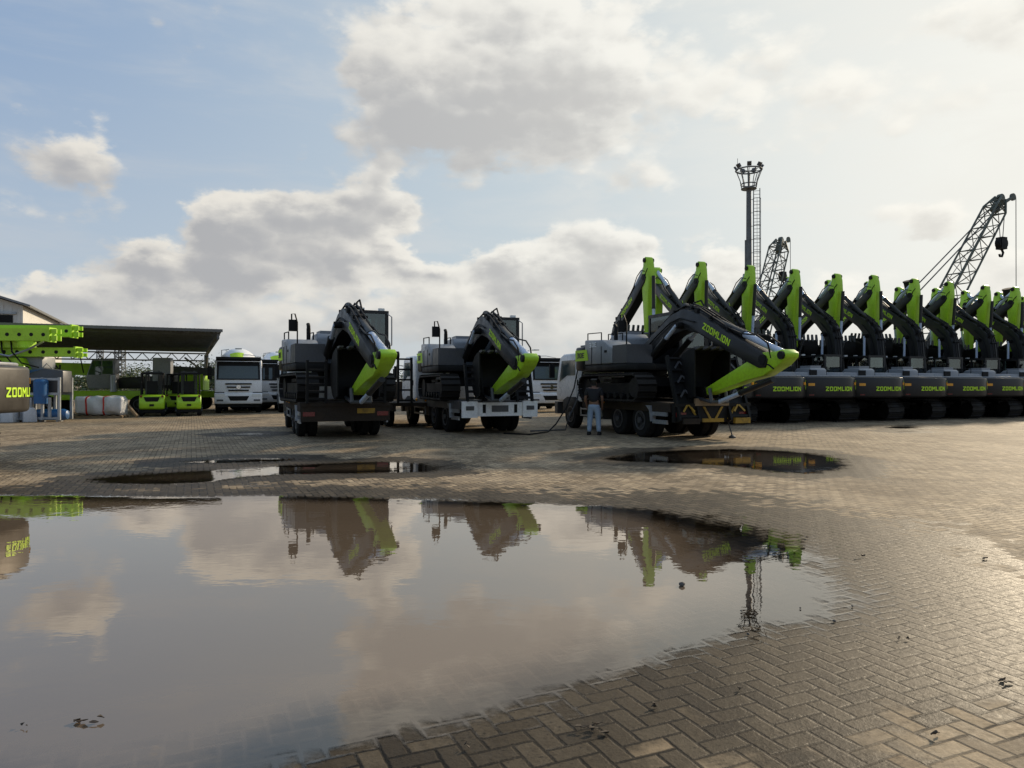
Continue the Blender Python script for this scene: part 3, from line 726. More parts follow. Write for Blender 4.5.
# yellow-green low machine behind forklifts
def road_machine():
    t = empty('flatbed_crane', 'long low lime boom of a parked crane behind the two forklifts', 'crane')
    MB().box((0, 0, 1.0), (7, 2.3, .4), bev=.05).build('carrier', M['lime'], t)
    MB().box((.2, 0, 2.35), (7.6, .6, .5), Matrix.Rotation(R(3), 3, 'Y'), .05).build('boom', M['dgrey'], t)
    MB().box((-1.5, .4, 1.75), (1.4, 1.4, 1.0), bev=.08).build('cab', M['lime'], t)
    MB().box((2.6, 0, 1.7), (1.4, 1.8, .9), bev=.06).build('counterweight_block', M['char'], t)
    for sd in (-1, 1):
        for x in (-2.4, -1.1, 1.4, 2.7): wheel(t, x, sd*1.05, .5, .3, sd)
    return t
rm = road_machine(); rm.location = (-18.6, 45.5, 0); rm.rotation_euler = (0, 0, R(8))

# ------------------------------------------------------------------ piling rig with perforated beams at the left
def holed_beam(p0, p1, w, h, nholes, parent, name='box_beam'):
    """box beam along local x with black discs on its sides painting the shade of holes and a forked end"""
    mb = MB(); x0, x1 = p0[0], p1[0]; y, z = p0[1], p0[2]
    mb.box(((x0+x1)/2, y, z), (x1-x0, w, h), bev=.02)
    mb.box((x1+.04, y, z), (.09, w+.12, h+.1), bev=.02)
    for s in (-1, 1): mb.box((x1+.2, y + s*w*.36, z - h*.28), (.3, .08, h*.4), bev=.02).box((x1+.2, y + s*w*.36, z + h*.28), (.3, .08, h*.36), bev=.02)
    b = mb.build(name, M['lime'], parent)
    hm = MB()
    for k in range(nholes):
        x = x0 + (x1-x0)*(k+.6)/nholes
        for s in (-1, 1): hm.cyl((x, y + s*(w/2 + .001), z), (x, y + s*(w/2+.006), z), .085, n=12)  # flat black discs, shade of the holes put in as colour
    hm.build('hole_shade_discs', M['black'], b)
    return b
def pile_rig():
    t = empty('piling_rig', 'tall lime piling rig with stacked perforated beams at the left of the yard', 'piling rig')
    holed_beam((-6, -.9, 3.98), (1.75, -.9, 3.98), .5, .56, 15, t)
    holed_beam((-6, .95, 4.28), (1.8, .95, 4.28), .5, .54, 16, t)
    holed_beam((-6, -.2, 3.22), (2.55, -.2, 3.22), .55, .42, 15, t)
    c = MB().box((-.6, 0, 3.58), (1.6, 1.6, .36), bev=.05).box((-2.2, .3, 2.5), (.5, .6, 2.2), bev=.03).box((-.6, .5, 2.6), (1.6, .8, .9), bev=.05)
    c.prism([(-1.8,2.3),(.6,2.3),(.3,2.95),(-1.2,2.95)], -.8, .8, 'y', .04)
    c.box((-1.9, .5, 1.9), (3.6, .7, .6), bev=.03).build('column_frame', M['lime'], t)
    MB().prism([(-1.4,2.9),(-.4,2.9),(.6,2.2),(1.0,2.5),(1.0,3.0),(-1.4,3.0)], -.2, .95, 'y', .04).build('hopper', M['grey'], t)
    MB().box((-2.5, .2, .8), (5.5, 1.8, .7), bev=.05).box((-2.5, .2, .28), (6, 1.2, .5), bev=.05).build('walking_base', M['dgrey'], t)
    hz = MB()
    for k in range(7):
        x = -2.6 + k*.42
        hz.tube([(x, -.75, 3.8), (x+.2, -1.0, 3.2), (x+.55, -.9, 2.7), (x+1.1, -.5, 2.5)], .035, 6)
    hz.build('hydraulic_hose', M['black'], t)
    hz = MB().tube([(.9,-.3,2.3),(1.2,-.2,2.7),(1.5,0,2.3)], .03, 6).tube([(-1.5,-.9,3.3),(0,-1.0,3.0),(.6,-.7,3.3),(1.2,-.5,3.7)], .05, 6)
    hz.build('pipe', M['steel'], t)
    return t
pr = pile_rig(); pr.scale = (.91,)*3; pr.location = (-20.82, 30.6, 0); pr.rotation_euler = (0, 0, R(5))

# blue and grey pump skid, blue tank, wrapped bundle
def pump_skid():
    t = empty('pump_skid', 'grey steel framed pump unit with blue motors beside the brown counterweight', 'machine')
    f = MB()
    for x in (-1.1, -.35, .45, 1.1):
        for y in (-.5, .5): f.box((x, y, .95), (.09, .09, 1.75))
    for z in (.15, 1.15, 1.75): f.box((0, -.5, z), (2.3, .08, .1)).box((0, .5, z), (2.3, .08, .1))
    f.prism([(-1.0,1.15),(-.2,1.75),(-.05,1.75),(-.05,1.15)], -.55, -.45, 'y')
    f.build('frame', M['steel'], t)
    MB().prism([(-.2,1.2),(1.15,1.2),(1.15,2.1),(.4,2.2),(-.2,2.0)], -.3, .45, 'y', .05).build('hopper', M['dgrey'], t)
    MB().lathe([(0,.25),(.9,.27),(1.0,.2)], (.45,-.62,.75), (0,0,1), 16).build('motor', M['blue'], t)
    MB().lathe([(0,.22),(.7,.24),(.8,.2)], (-.8,-.1,1.05), (0,0,1), 16).build('motor', M['blue'], t)
    MB().box((-1.45, -.3, .8), (.28, .9, 1.3), bev=.03).build('control_panel', M['white'], t)
    for x in (-.6, .1, .8): MB().cyl((x, -.65, .2), (x, -.65, 1.0), .06).build('pipe', M['steel'], t)
    MB().box((0, 0, 1.9), (.5, .5, .5), bev=.05).build('gearbox', M['blue'], t)
    return t
ps = pump_skid(); ps.scale = (1.02,)*3; ps.location = (-20.1, 30.5, 0); ps.rotation_euler = (0, 0, R(6))
bt = MB().lathe([(0,.05),(.06,.2),(.2,.27),(1.35,.27),(1.5,.2),(1.56,.05)], (0,0,.32), (1,0,0), 20)
bt = bt.build('air_tank', M['blue'], None)
btf = MB().box((.4, 0, .05), (.1, .5, .12)).box((1.15, 0, .05), (.1, .5, .12)).cyl((.78,0,.55),(.78,0,.68),.05)
btf.build('saddle', M['steel'], bt); tag(bt, 'blue cylindrical tank lying on the ground left of the white wrapped bundle', 'tank')
bt.scale = (.9,)*3; bt.location = (-20.15, 30.3, 0); bt.rotation_euler = (0, 0, R(8))
for i, (x, z) in enumerate(((-20.7, 29.7), (-20.1, 30.0))):
    c = MB()
    for k in range(4): c.box((0, 0, .12 + k*.0), (.01, .01, .01))
    c = MB().prism([(-.25,.0),(.25,.0),(.22,.5),(.1,.62),(-.12,.6),(-.24,.45)], -.3, .3, 'y', .04)
    c = c.build('wrapped_part', M['sheet'], None); c.location = (x, z, 0); c.rotation_euler = (0, 0, R(10 + 30*i))
    tag(c, ['plastic wrapped machine part on the ground before the pump unit', 'plastic wrapped machine part between the pump unit and blue tank'][i], 'parcel')

def bundle():
    t = empty('wrapped_bundle', 'long white plastic wrapped bundle with red straps on a pallet', 'bundle')
    nx, na = 26, 20; mb = MB(); rings = []
    for i in range(nx + 1):
        x = -1.25 + 2.5*i/nx; ring = []
        e = min(1, (1 - abs(x)/1.3)*6 + .45)
        for k in range(na):
            a = 2*math.pi*k/na
            sx = abs(math.cos(a))**.5 * math.copysign(1, math.cos(a)); sz = abs(math.sin(a))**.5 * math.copysign(1, math.sin(a))
            w = 1 + .20*mnoise.noise(Vector((x*2.2, math.cos(a)*2, math.sin(a)*2)))
            ring.append(mb.bm.verts.new((x + .08*mnoise.noise(Vector((a, x*3, 2))), .5*sx*w*e, .58 + .42*sz*w*e)))
        rings.append(ring)
    for A, B in zip(rings, rings[1:]):
        for k in range(na): mb.bm.faces.new((A[k], B[k], B[(k+1) % na], A[(k+1) % na]))
    mb.bm.faces.new(rings[0]); mb.bm.faces.new(rings[-1][::-1])
    mb.build('wrapping', M['sheet'], t, 80)
    for x in (-.62, .28):
        s = MB(); P = []
        for k in range(28):
            a = 2*math.pi*k/28
            sx = abs(math.cos(a))**.5 * math.copysign(1, math.cos(a)); sz = abs(math.sin(a))**.5 * math.copysign(1, math.sin(a))
            w = 1.035 + .20*mnoise.noise(Vector((x*2.2, math.cos(a)*2, math.sin(a)*2)))
            P.append((.5*sx*w, .58 + .42*sz*w))
        for k in range(28):
            p, q = P[k], P[(k+1) % 28]
            s.poly3([Vector((x-.045,p[0],p[1])), Vector((x+.045,p[0],p[1])), Vector((x+.045,q[0],q[1])), Vector((x-.045,q[0],q[1]))], (0, 0, .004))
        s.build('strap', M['red'], t)
    p = MB()
    for y in (-.45, 0, .45): p.box((0, y, .05), (2.6, .1, .09))
    for k in range(7): p.box((-1.2 + k*.4, 0, .115), (.12, 1.1, .03))
    p.build('pallet', M['wood'], t)
    return t
bd = bundle(); bd.scale = (.82, 1, 1.02); bd.location = (-19.3, 33.9, 0); bd.rotation_euler = (0, 0, R(10))
pk = MB().box((0,0,.35), (.09, 1.0, .12), Matrix.Rotation(R(35), 3, 'X')).build('timber_plank', M['wood'], None)
pk.location = (-18.05, 34.2, 0); pk.rotation_euler = (0, 0, R(60)); tag(pk, 'timber offcut leaning against the right end of the wrapped bundle', 'plank')

# ------------------------------------------------------------------ canopy and warehouse
UC, FC = Vector((math.cos(R(22)), math.sin(R(22)), 0)), dirv(22)
def canopy():
    t = empty('canopy_shed', 'dark open canopy with thin steel roof, lattice truss and braced corner post', 'shed', (-14.55, 36.2, 0), R(25))
    # local x = along the near edge (to the right), y = depth; origin under the near right corner
    L, D, z0, z1 = 12.0, 16.5, 4.3, 3.98
    mb = MB(); n = 60
    for k in range(n):
        xa, xb = -L + L*k/n, -L + L*(k+1)/n; xm = (xa+xb)/2
        for (a, za), (b, zb) in (((xa, 0), (xm, .05)), ((xm, .05), (xb, 0))):
            mb.poly3([Vector((a,0,z0+za)), Vector((b,0,z0+zb)), Vector((b,D,z1+zb)), Vector((a,D,z1+za))], (0,0,.015))
    mb.build('roof_sheet', M['roof'], t)
    MB().box((-L/2, -.03, z0-.02), (L, .05, .14)).build('fascia', M['roof'], t)
    pu = MB()
    for k in range(1, 12):
        y = D*k/12; z = z0 + (z1-z0)*k/12
        pu.box((-L/2, y, z-.09), (L-.1, .07, .14))
    pu.build('purlin', M['pole'], t)
    def truss(y, z):
        tr = MB().box((-L/2, y, z-.22), (L-.5, .09, .09)).box((-L/2, y, z-.72), (L-.5, .09, .09))
        k = 0; x = -.6
        while x > -L+.6:
            tr.cyl((x, y, z-.22), (x-.45, y, z-.72), .03, n=5).cyl((x-.45, y, z-.72), (x-.9, y, z-.22), .03, n=5); x -= .9
        tr.build('truss', M['pole'], t)
    truss(D-.6, z1)
    for x in (-.2, -11.7):
        rf = MB().box((x, D/2, (z0+z1)/2-.3), (.12, D-.4, .22), Matrix.Rotation(math.atan2(z1-z0, D), 3, 'X'))
        rf.build('rafter', M['pole'], t)
        MB().box((x, D-.6, (z1-.3)/2), (.28, .28, z1-.3)).build('post', M['pole'], t)
        MB().cyl((x, D-.6, z1-1.6), (x-1.4, D-.6, z1-.5), .07, n=6).cyl((x, D-.6, z1-1.6), (x, D-2.2, z1-.5), .07, n=6).build('brace', M['pole'], t)
    return t
canopy()
def warehouse(label, loc, rz, L, D, eave, ridge, wallm, roofm, dark_opening=True):
    """gable front on the local -y side, ridge along y"""
    t = empty('warehouse', label, 'warehouse', loc, rz)
    mb = MB().prism([(-L/2,0),(L/2,0),(L/2,eave),(0,ridge),(-L/2,eave)], 0, D, 'y')
    n = int(L/.5)
    for k in range(n):
        x = -L/2 + (k+.5)*L/n; h = eave + (ridge-eave)*(1-abs(x)/(L/2))
        mb.box((x, -.02, (h-.3)/2), (.16, .04, h-.3))
    mb.build('wall', M[wallm], t)
    rf = MB(); a = math.atan2(ridge-eave, L/2); h = math.hypot(L/2, ridge-eave) + .6
    for s in (-1, 1):
        c = Vector((s*(L/4 + .25), D/2, (eave+ridge)/2 + .05)); rf.box(c, (h, D+1.2, .14), Matrix.Rotation(a*s, 3, 'Y'))
    rf.build('roof', M[roofm], t)
    if dark_opening:
        d = MB().box((0, -.06, 3.3), (11.8, .04, 6.6)).build('dark_opening', M['black'], t)  # black sheet paints the shaded inside of the open gable front
        MB().box((0, -.1, 6.75), (12.2, .1, .16)).build('door_track', M['steel'], d)
        MB().box((4.6, -.2, 6.3), (.9, .3, .25), bev=.05).build('lamp', M['lamp'], t)
    return t
warehouse('pale gabled warehouse with grey roof rising behind the lime beams at the left', (-41.3, 49.4, 0), R(24), 13.0, 17, 7.3, 9.4, 'wall', 'roofg')
warehouse('long low pale warehouse far behind the excavator rows', (42, 108, 0), R(14), 60, 20, 3.2, 4.8, 'wall', 'wall', False)
warehouse('small pale roofed shed far behind the leftmost loaded lorry', (-36, 96, 0), R(10), 12, 16, 2.8, 4.0, 'wall', 'roofg', False)

# ------------------------------------------------------------------ light mast, distant ladders, crawler cranes
def light_mast():
    t = empty('floodlight_mast', 'tall dark floodlight mast with caged ladder and ring of lamps', 'light mast')
    MB().lathe([(0,.5),(.05,.5),(.05,.36),(21.6,.24),(21.7,.24)], (0,0,0), (0,0,1), 16).build('pole', M['pole'], t)
    ld = MB()
    for x in (.46, 1.06): ld.cyl((x, 0, .3), (x, 0, 21.5), .045, n=6)
    for k in range(60): ld.cyl((.46, 0, .6+.35*k), (1.06, 0, .6+.35*k), .025, n=5)
    for k in range(15):
        z = 1.5 + 1.35*k
        ld.tube([(.44,0,z),(.40,-.4,z),(.76,-.66,z),(1.12,-.4,z),(1.08,0,z)], .03, 5); ld.cyl((.2, 0, z), (.46, 0, z), .03, n=5)
    for x, y in ((.40,-.4),(.76,-.66),(1.12,-.4)): ld.cyl((x, y, 1.5), (x, y, 20.4), .022, n=5)
    ld.build('ladder', M['pole'], t)
    cr = MB(); n = 24
    for z, r in ((21.5, .72), (21.95, .78), (23.4, 1.28)):
        cr.tube([(r*math.cos(2*math.pi*k/n), r*math.sin(2*math.pi*k/n), z) for k in range(n+1)], .075 if z > 23 else .06, 6)
    for k in range(10):
        a = 2*math.pi*(k+.3)/10; c_, s__ = math.cos(a), math.sin(a)
        cr.tube([(.72*c_, .72*s__, 21.5), (.86*c_, .86*s__, 22.3), (1.28*c_, 1.28*s__, 23.4)], .045, 5)
    cr.lathe([(21.45,.72),(21.52,.72)], (0,0,0), (0,0,1), 20).cyl((0,0,21.5),(0,0,23.2),.09,n=8)
    for k in range(4):
        a = math.pi*k/4; cr.cyl((-1.2*math.cos(a), -1.2*math.sin(a), 23.3), (1.2*math.cos(a), 1.2*math.sin(a), 23.3), .035, n=5)
    cr.cyl((-1.1,-.6,23.4),(-1.1,-.6,24.5),.025,n=5)
    cr.build('lamp_basket', M['pole'], t)
    for k in range(7):
        a = 2*math.pi*(k+.25)/7; rt = Matrix.Rotation(a, 3, 'Z') @ Matrix.Rotation(R(35), 3, 'Y')
        MB().box((1.28*math.cos(a), 1.28*math.sin(a), 23.72), (.22, .42, .4), rt, .05).build('floodlight', M['dgrey'], t)
    MB().box((-.32, 0, 8.6), (.3, .4, 5.4), bev=.05).box((-.3, 0, 14.2), (.2, .3, 4.2), bev=.05).box((-.3,0,11.6),(.12,.2,2.4)).build('cable_box', M['pole'], t)
    return t
lm = light_mast(); lm.location = ((749-512)/720*73, 73, 0); lm.rotation_euler = (0, 0, R(-16))

def crawler_crane(name, label, foot, tip, loc_rz, jib=True, w0=1.7, hookdrop=3.2, line2=9):
    """foot and tip in world space; everything is parented to an Empty on the ground under the foot"""
    foot, tip = Vector(foot), Vector(tip)
    t = empty(name, label, 'crane', (foot.x, foot.y, 0), 0, 'crawler cranes behind the excavator rows')
    o = Vector((foot.x, foot.y, 0)); A, B = foot - o, tip - o; d = (B - A).normalized()
    sd = d.cross(Vector((0,0,1))).normalized(); h = Vector((d.x, d.y, 0)).normalized()
    rzm = Matrix(((h.x, -h.y, 0), (h.y, h.x, 0), (0, 0, 1)))
    L = (B - A).length
    MB().lattice(A, A + d*(L*.93), w0, w0*.85, 14, .09, .045, sd).build('boom', M['crane'], t)
    hdm = MB().lattice(A + d*(L*.93), B, w0*.85, w0*.4, 2, .1, .06, sd)
    hdm.box(B - d*1.0, (1.1, .6, .5), d.to_track_quat('X', 'Z').to_matrix(), .08)
    jt = B + h*1.6 + Vector((0,0,.25))
    hdm.cyl(B - d*1.2, jt, .2, .14, n=8).lathe([(-.08,.34),(.08,.34)], jt, sd, 18).lathe([(-.15,.38),(.15,.38)], B, sd, 18)
    hdm.build('boom_head', M['crane'], t)
    hk0 = B - d*1.4 + h*.9
    r = MB()
    for e in (-.18, .18): r.cyl(hk0 + sd*e + h*e, hk0 + sd*e*.6 + Vector((0,0,-hookdrop)), .035, n=5)
    r.build('hoist_rope', M['rope'], t)
    hb = hk0 + Vector((0,0,-hookdrop-.4))
    hkm = MB().lathe([(-.25,.55),(.25,.55)], hb, sd, 16).box(hb, (.7,.6,1.1), rzm, .1)
    hkm.tube([hb + Vector((0,0,-.5)), hb + Vector((0,0,-.85)) + h*.22, hb + Vector((0,0,-1.2)) + h*.05, hb + Vector((0,0,-1.2)) - h*.2, hb + Vector((0,0,-1.0)) - h*.28], .1, 8)
    hkm.build('hook_block', M['black'], t)
    l2 = jt + h*.42
    MB().cyl(l2, l2 + Vector((0,0,-line2)), .035, n=5).lathe([(0,.05),(.1,.18),(.5,.2),(.6,.08)], l2 + Vector((0,0,-line2-.5)), (0,0,1), 10).build('auxiliary_line', M['rope'], t)
    g = A - h*4.2 + Vector((0,0,3.2))
    pd = MB()
    for e in (-.5, .5): pd.cyl(B - d*1.0 + sd*e*.8, g + sd*e, .055, n=5)
    pd.cyl(B - d*3.0, A - h*1.5 + Vector((0,0,1.6)), .03, n=5)
    pd.build('pendant', M['rope'], t)
    b = -A.z + 1.3
    bc = -h*1.8
    MB().box(bc + Vector((0,0,2.0)), (6.2, 3.0, 1.5), rzm, .1).box(bc - h*2.4 + Vector((0,0,2.0)), (1.4, 3.6, 1.7), rzm, .1).build('upper_works', M['lime'], t)
    cbm = MB().box(h*.6 + sd*1.5 + Vector((0,0,2.2)), (1.7, 1.0, 1.9), rzm, .12).build('cab', M['dgrey'], t)
    MB().box(h*1.46 + sd*1.5 + Vector((0,0,2.5)), (.03, .85, 1.1), rzm).build('windscreen', M['glass'], cbm)
    gm = MB()
    for e in (-.7, .7): gm.cyl(bc + sd*e + Vector((0,0,2.6)), g + sd*e, .1, n=6).cyl(bc - h*2.6 + sd*e + Vector((0,0,2.6)), g + sd*e, .08, n=6)
    gm.build('gantry', M['crane'], t)
    for e in (-2.0, 2.0):
        mb = MB(); n = 40; Lh, rr = 2.6, .5; per = 4*Lh + 2*math.pi*rr
        pts = []
        for k in range(24):
            a = math.pi*k/11.5
            pts.append(((Lh if k < 12 else -Lh) + rr*math.cos(a - math.pi/2), rr + rr*math.sin(a - math.pi/2)))
        P3 = [bc + h*p[0] + sd*(e-.4) + Vector((0,0,p[1])) for p in pts]
        mb.poly3(P3, sd*.8); mb.build('track', M['track'], t)
    MB().box(bc + Vector((0,0,.85)), (2.4, 3.6, .5), rzm, .05).build('car_body', M['black'], t)
    return t
def pt(px, py, d): return ((px-CX)/FPX*d, d, CAM_H + (HZ-py)/FPX*d)
crawler_crane('crawler_crane', 'larger lattice boom crane with hanging hook at the far right', pt(908, 376, 62), pt(1001, 198, 66), 0, w0=1.55, hookdrop=2.6, line2=9.5)
crawler_crane('crawler_crane', 'smaller lattice boom crane beside the floodlight mast', pt(748, 376, 82), pt(781, 240, 86), 0, w0=1.9, hookdrop=2.6, line2=4.6)
for i, (px, top, w, d) in enumerate(((120, 350, .45, 70), (100, 349, .3, 78))):
    p = pt(px, top, d); t = MB().lattice((0,0,0), (0,0,p[2]), w*1.6, w*1.5, 14, .05, .035).build('lattice_mast', M['pole'], None)
    t.location = (p[0], p[1], 0); tag(t, ['slim lattice mast seen under the canopy right of the crane cab', 'thin lattice mast seen under the canopy above the crane cab'][i], 'mast')

# ------------------------------------------------------------------ trees
def tree(label, loc, h, w, seed, nleaf=1500):
    rnd = random.Random(seed)
    t = empty('tree', label, 'tree', loc, rnd.uniform(0, 6), 'trees beyond the yard')
    tk = MB(); tk.tube([(0,0,0),(.05,0,h*.2),(-.05,.05,h*.42),(.03,0,h*.62)], h*.022, 7)
    tips = []
    for k in range(9):
        a = k*2.4; b0 = Vector((0,0,h*(.25+.035*k))); tp = Vector((math.cos(a)*w*.33, math.sin(a)*w*.33, h*(.45+.05*k)))
        tk.cyl(b0, tp, h*.01, h*.004, n=5); tips.append(tp)
    tk.build('trunk', M['bark'], t)
    cr = MB(); clumps = [(tp, w*rnd.uniform(.14,.26)) for tp in tips] + [(Vector((rnd.gauss(0,w*.2), rnd.gauss(0,w*.2), h*rnd.uniform(.5,.9))), w*rnd.uniform(.12,.24)) for _ in range(9)]
    for _ in range(nleaf):
        c, r = rnd.choice(clumps)
        v = Vector((rnd.gauss(0,1), rnd.gauss(0,1), rnd.gauss(0,.8))).normalized() * r * rnd.random()**.4
        p = c + v; s = rnd.uniform(.5,1.1)*.085
        q = Vector((rnd.gauss(0,1), rnd.gauss(0,1), rnd.gauss(0,1))).normalized().to_track_quat('Z', 'Y')
        cr.quad(*[p + q @ Vector(o) for o in ((-s,-s*.6,0),(s,-s*.6,0),(s*.8,s*.6,s*.2),(-s*.8,s*.6,s*.2))])
    cr.build('crown', M['leaf'], t, 5)
    return t
tl = [(-25.5,58,4.2,5,'bushy tree seen left of the first forklift under the canopy'),(-27.2,66,3.4,6,'low tree between the forklifts under the canopy'),
      (-24.2,64,4.9,6.5,'taller round tree left of the canopy post'),(-21.9,60,3.6,5,'tree right beside the canopy post'),
      (-33,66,3.5,7,'wide low tree behind the lime crane boom'),(-19.5,78,3.6,7,'low tree behind the front mixer lorry'),
      (-10.5,88,3.4,8,'low tree behind the leftmost loaded excavator'),(-2.5,92,3.4,8,'low tree behind the middle loaded excavator'),
      (4.5,96,3.6,8,'low tree behind the white lorries in the centre'),(-40,72,4.2,8,'tree at the far left behind the piling rig')]
for i, (x, y, h, w, lb_) in enumerate(tl): tree(lb_, (x, y, 0), h*.8, w, 20+i, 2600)
# distant tree line: one far mass
rnd = random.Random(5); mb = MB()
for k in range(5200):
    x = rnd.uniform(-260, 300); y = 190 + rnd.uniform(0, 25) + .0006*x*x
    top = 3.2 + 2.2*mnoise.noise(Vector((x*.03, 3, 0))) + 1.0*mnoise.noise(Vector((x*.12, 8, 0)))
    p = Vector((x, y, rnd.random()*max(top, 1)))
    q = Vector((rnd.gauss(0,1), rnd.gauss(0,1), rnd.gauss(0,1))).normalized().to_track_quat('Z', 'Y'); s = rnd.uniform(.5, 1.3)
    mb.quad(*[p + q @ Vector(o) for o in ((-s,-s*.7,0),(s,-s*.7,0),(s,s*.7,0),(-s,s*.7,0))])
o = mb.build('tree_line', M['leaf'], None, 5); o['kind'] = 'stuff'; o['label'] = 'distant green tree line along the horizon'; o['category'] = 'trees'

# ------------------------------------------------------------------ person beside the right hand lorry
def skinned(name, verts, edges, radii, m, parent, root=0, sub=1):
    me = bpy.data.meshes.new(name + '_skeleton'); bm = bmesh.new(); ly = bm.verts.layers.skin.verify(); vs = []
    for i, (v, r) in enumerate(zip(verts, radii)):
        b = bm.verts.new(v); b[ly].radius = (r, r) if not isinstance(r, tuple) else r; b[ly].use_root = (i == root); vs.append(b)
    for a, b in edges: bm.edges.new((vs[a], vs[b]))
    bm.to_mesh(me); bm.free()
    o = bpy.data.objects.new(name + '_tmp', me); col.objects.link(o)
    o.modifiers.new('Skin', 'SKIN'); sm = o.modifiers.new('Sub', 'SUBSURF'); sm.levels = sm.render_levels = sub
    dg = bpy.context.evaluated_depsgraph_get(); dg.update()
    nm = bpy.data.meshes.new_from_object(o.evaluated_get(dg)); nm.name = name
    bpy.data.objects.remove(o); bpy.data.meshes.remove(me)
    nm.materials.clear(); nm.materials.append(m)
    nm.polygons.foreach_set('use_smooth', [True]*len(nm.polygons))
    r = bpy.data.objects.new(name, nm); col.objects.link(r); r.parent = parent
    return r
def person(loc, rz):
    t = empty('person', 'person in light blue jeans and dark top standing by the right hand lorry', 'person', loc, rz)
    V, E, Rr = [], [], []
    def add(p, r, par=None):
        V.append(p); Rr.append(r); i = len(V) - 1
        if par is not None: E.append((par, i))
        return i
    pel = add((0,0,.93), .15); wa = add((0,0,1.08), .13, pel); chs = add((0,0,1.28), .15, wa); nk = add((.01,0,1.45), .06, chs); hd = add((.02,0,1.54), .085, nk); tp = add((.02,0,1.66), .075, hd)
    add((.115,0,1.575), .018, hd)
    for s in (-1, 1):
        hp = add((0,s*.1,.86), .1, pel); kn = add((.02,s*.13,.48), .065, hp); an = add((-.01,s*.15,.09), .045, kn); to = add((.16,s*.17,.04), .04, an)
        sh = add((0,s*.19,1.39), .07, chs); el = add((-.03,s*.26,1.12), .048, sh); wr = add((.1,s*.24,.9), .034, el); pm = add((.14,s*.235,.83), .032, wr)
        for f in range(4): a = add((.17+.012*f,s*(.215+.012*f),.79-.004*f), .010, pm); add((.18+.012*f,s*(.21+.012*f),.745+.006*abs(f-1)), .009, a)
        a = add((.18,s*.205,.83), .011, pm); add((.2,s*.195,.80), .010, a)
        add((.02,s*.085,1.575), .02, hd)
    skinned('body', V, E, Rr, M['skin'], t, 0, 1)
    skinned('trousers', [(0,0,.98),(0,0,.88),(0,-.1,.82),(.02,-.13,.48),(-.01,-.15,.08),(0,.1,.82),(.02,.13,.48),(-.01,.15,.08)], [(0,1),(1,2),(2,3),(3,4),(1,5),(5,6),(6,7)], [.16,.165,.115,.09,.075,.115,.09,.075], M['denim'], t, 1, 2)
    skinned('shirt', [(0,0,.98),(0,0,1.1),(0,0,1.28),(.005,0,1.42),(0,-.2,1.38),(-.025,-.255,1.18),(0,.2,1.38),(-.025,.255,1.18)], [(0,1),(1,2),(2,3),(2,4),(4,5),(2,6),(6,7)], [.165,.155,.17,.09,.085,.065,.085,.065], M['shirt'], t, 2, 2)
    skinned('hair', [(-.01,0,1.62),(-.03,0,1.70),(-.07,0,1.60)], [(0,1),(0,2)], [.088,.06,.07], M['hair'], t, 0, 2)
    for s in (-1, 1):
        MB().prism([(-.1,.0),(.2,.0),(.22,.04),(.14,.09),(-.06,.11),(-.1,.06)], s*.16-.05, s*.16+.05, 'y', .02).build('shoe', M['black'], t)
    return t
px_, pz_ = gp(594, 435.0); person((px_, pz_, 0), R(75))

# hose from the excavator and a propping rod
hp_ = [pt(578, 368, 25.2), pt(574, 388, 24.6), pt(566, 408, 24.0), pt(556, 424, 23.6)]
g0 = gp(548, 433); g1 = gp(530, 436)
h = MB().tube(hp_ + [(g0[0], g0[1], .04), (g1[0], g1[1]+.3, .03), (g1[0]-.8, g1[1]+.8, .03)], .025, 6).build('hose', M['black'], None)
tag(h, 'black hose trailing from the right hand lorry cab down to the paving', 'hose')
g0 = gp(570, 429.5)
h = MB().tube([pt(583, 372, 24.6), pt(577, 400, 24.2), pt(568, 420, 24.0), (g0[0]-.2, g0[1]-.6, .03), (g0[0]-1.4, g0[1]-1.3, .03)], .025, 6).build('hose', M['dgrey'], None)
tag(h, 'grey hose hanging straighter beside the lorry cab, right of the black hose', 'hose')
g0 = gp(733, 438)
h = MB().cyl((-.02, 0, .05), (-.16, .25, .78), .018, n=6).lathe([(0,.1),(.05,.1),(.09,.03)], (-.02,0,0), (0,0,1), 14).build('prop_rod', M['dgrey'], None)
h.location = (g0[0], g0[1], 0); tag(h, 'thin dark rod with a round foot propped under the right ramp', 'rod')

# ------------------------------------------------------------------ ground with puddle hollows
def W(pts): return np.array([gp(*p) for p in pts])
def smoothpoly(P, it=2):
    for _ in range(it):
        Q = np.roll(P, -1, 0); P = np.stack([P*.75+Q*.25, P*.25+Q*.75], 1).reshape(-1, 2)
    return P
main = W([(80,494.5),(160,496),(250,494),(330,495),(430,498),(520,501),(600,504),(680,510),(740,519),(785,529),(812,543),(836,558),(848,572),(884,588),(908,604),(880,620),(795,632),(745,637),(700,655),(650,672),(600,690),(540,712),(470,730),(400,745),(330,762),(270,790),(200,830)])
main = np.vstack([main, [(-2.2, 2.2), (-6, 2.0), (-11, 4.5), (-12.5, 9.0), (-8.8, 9.95)]])
pools = [('main_puddle', main, .06)]
pools.append(('right_puddle', W([(600,459.5),(640,453),(700,449.5),(760,449.5),(810,453),(838,459),(838,467),(805,473),(775,471),(740,465.5),(690,463)]), .03))
pools.append(('left_puddle', W([(85,479),(130,475),(190,471.5),(260,468.5),(285,465.5),(350,462.5),(400,462),(436,466),(430,471),(360,472),(300,472.5),(250,475),(205,481),(150,483.5)]), .03))
pools.append(('far_puddle', W([(168,462.5),(230,459),(300,458.5),(296,460.5),(230,463)]), .02))
pools.append(('far_puddle', W([(228,433.5),(262,432.5),(272,434),(240,435)]), .02))
pools.append(('far_puddle', W([(882,427),(905,426),(918,427.5),(900,428.6)]), .02))
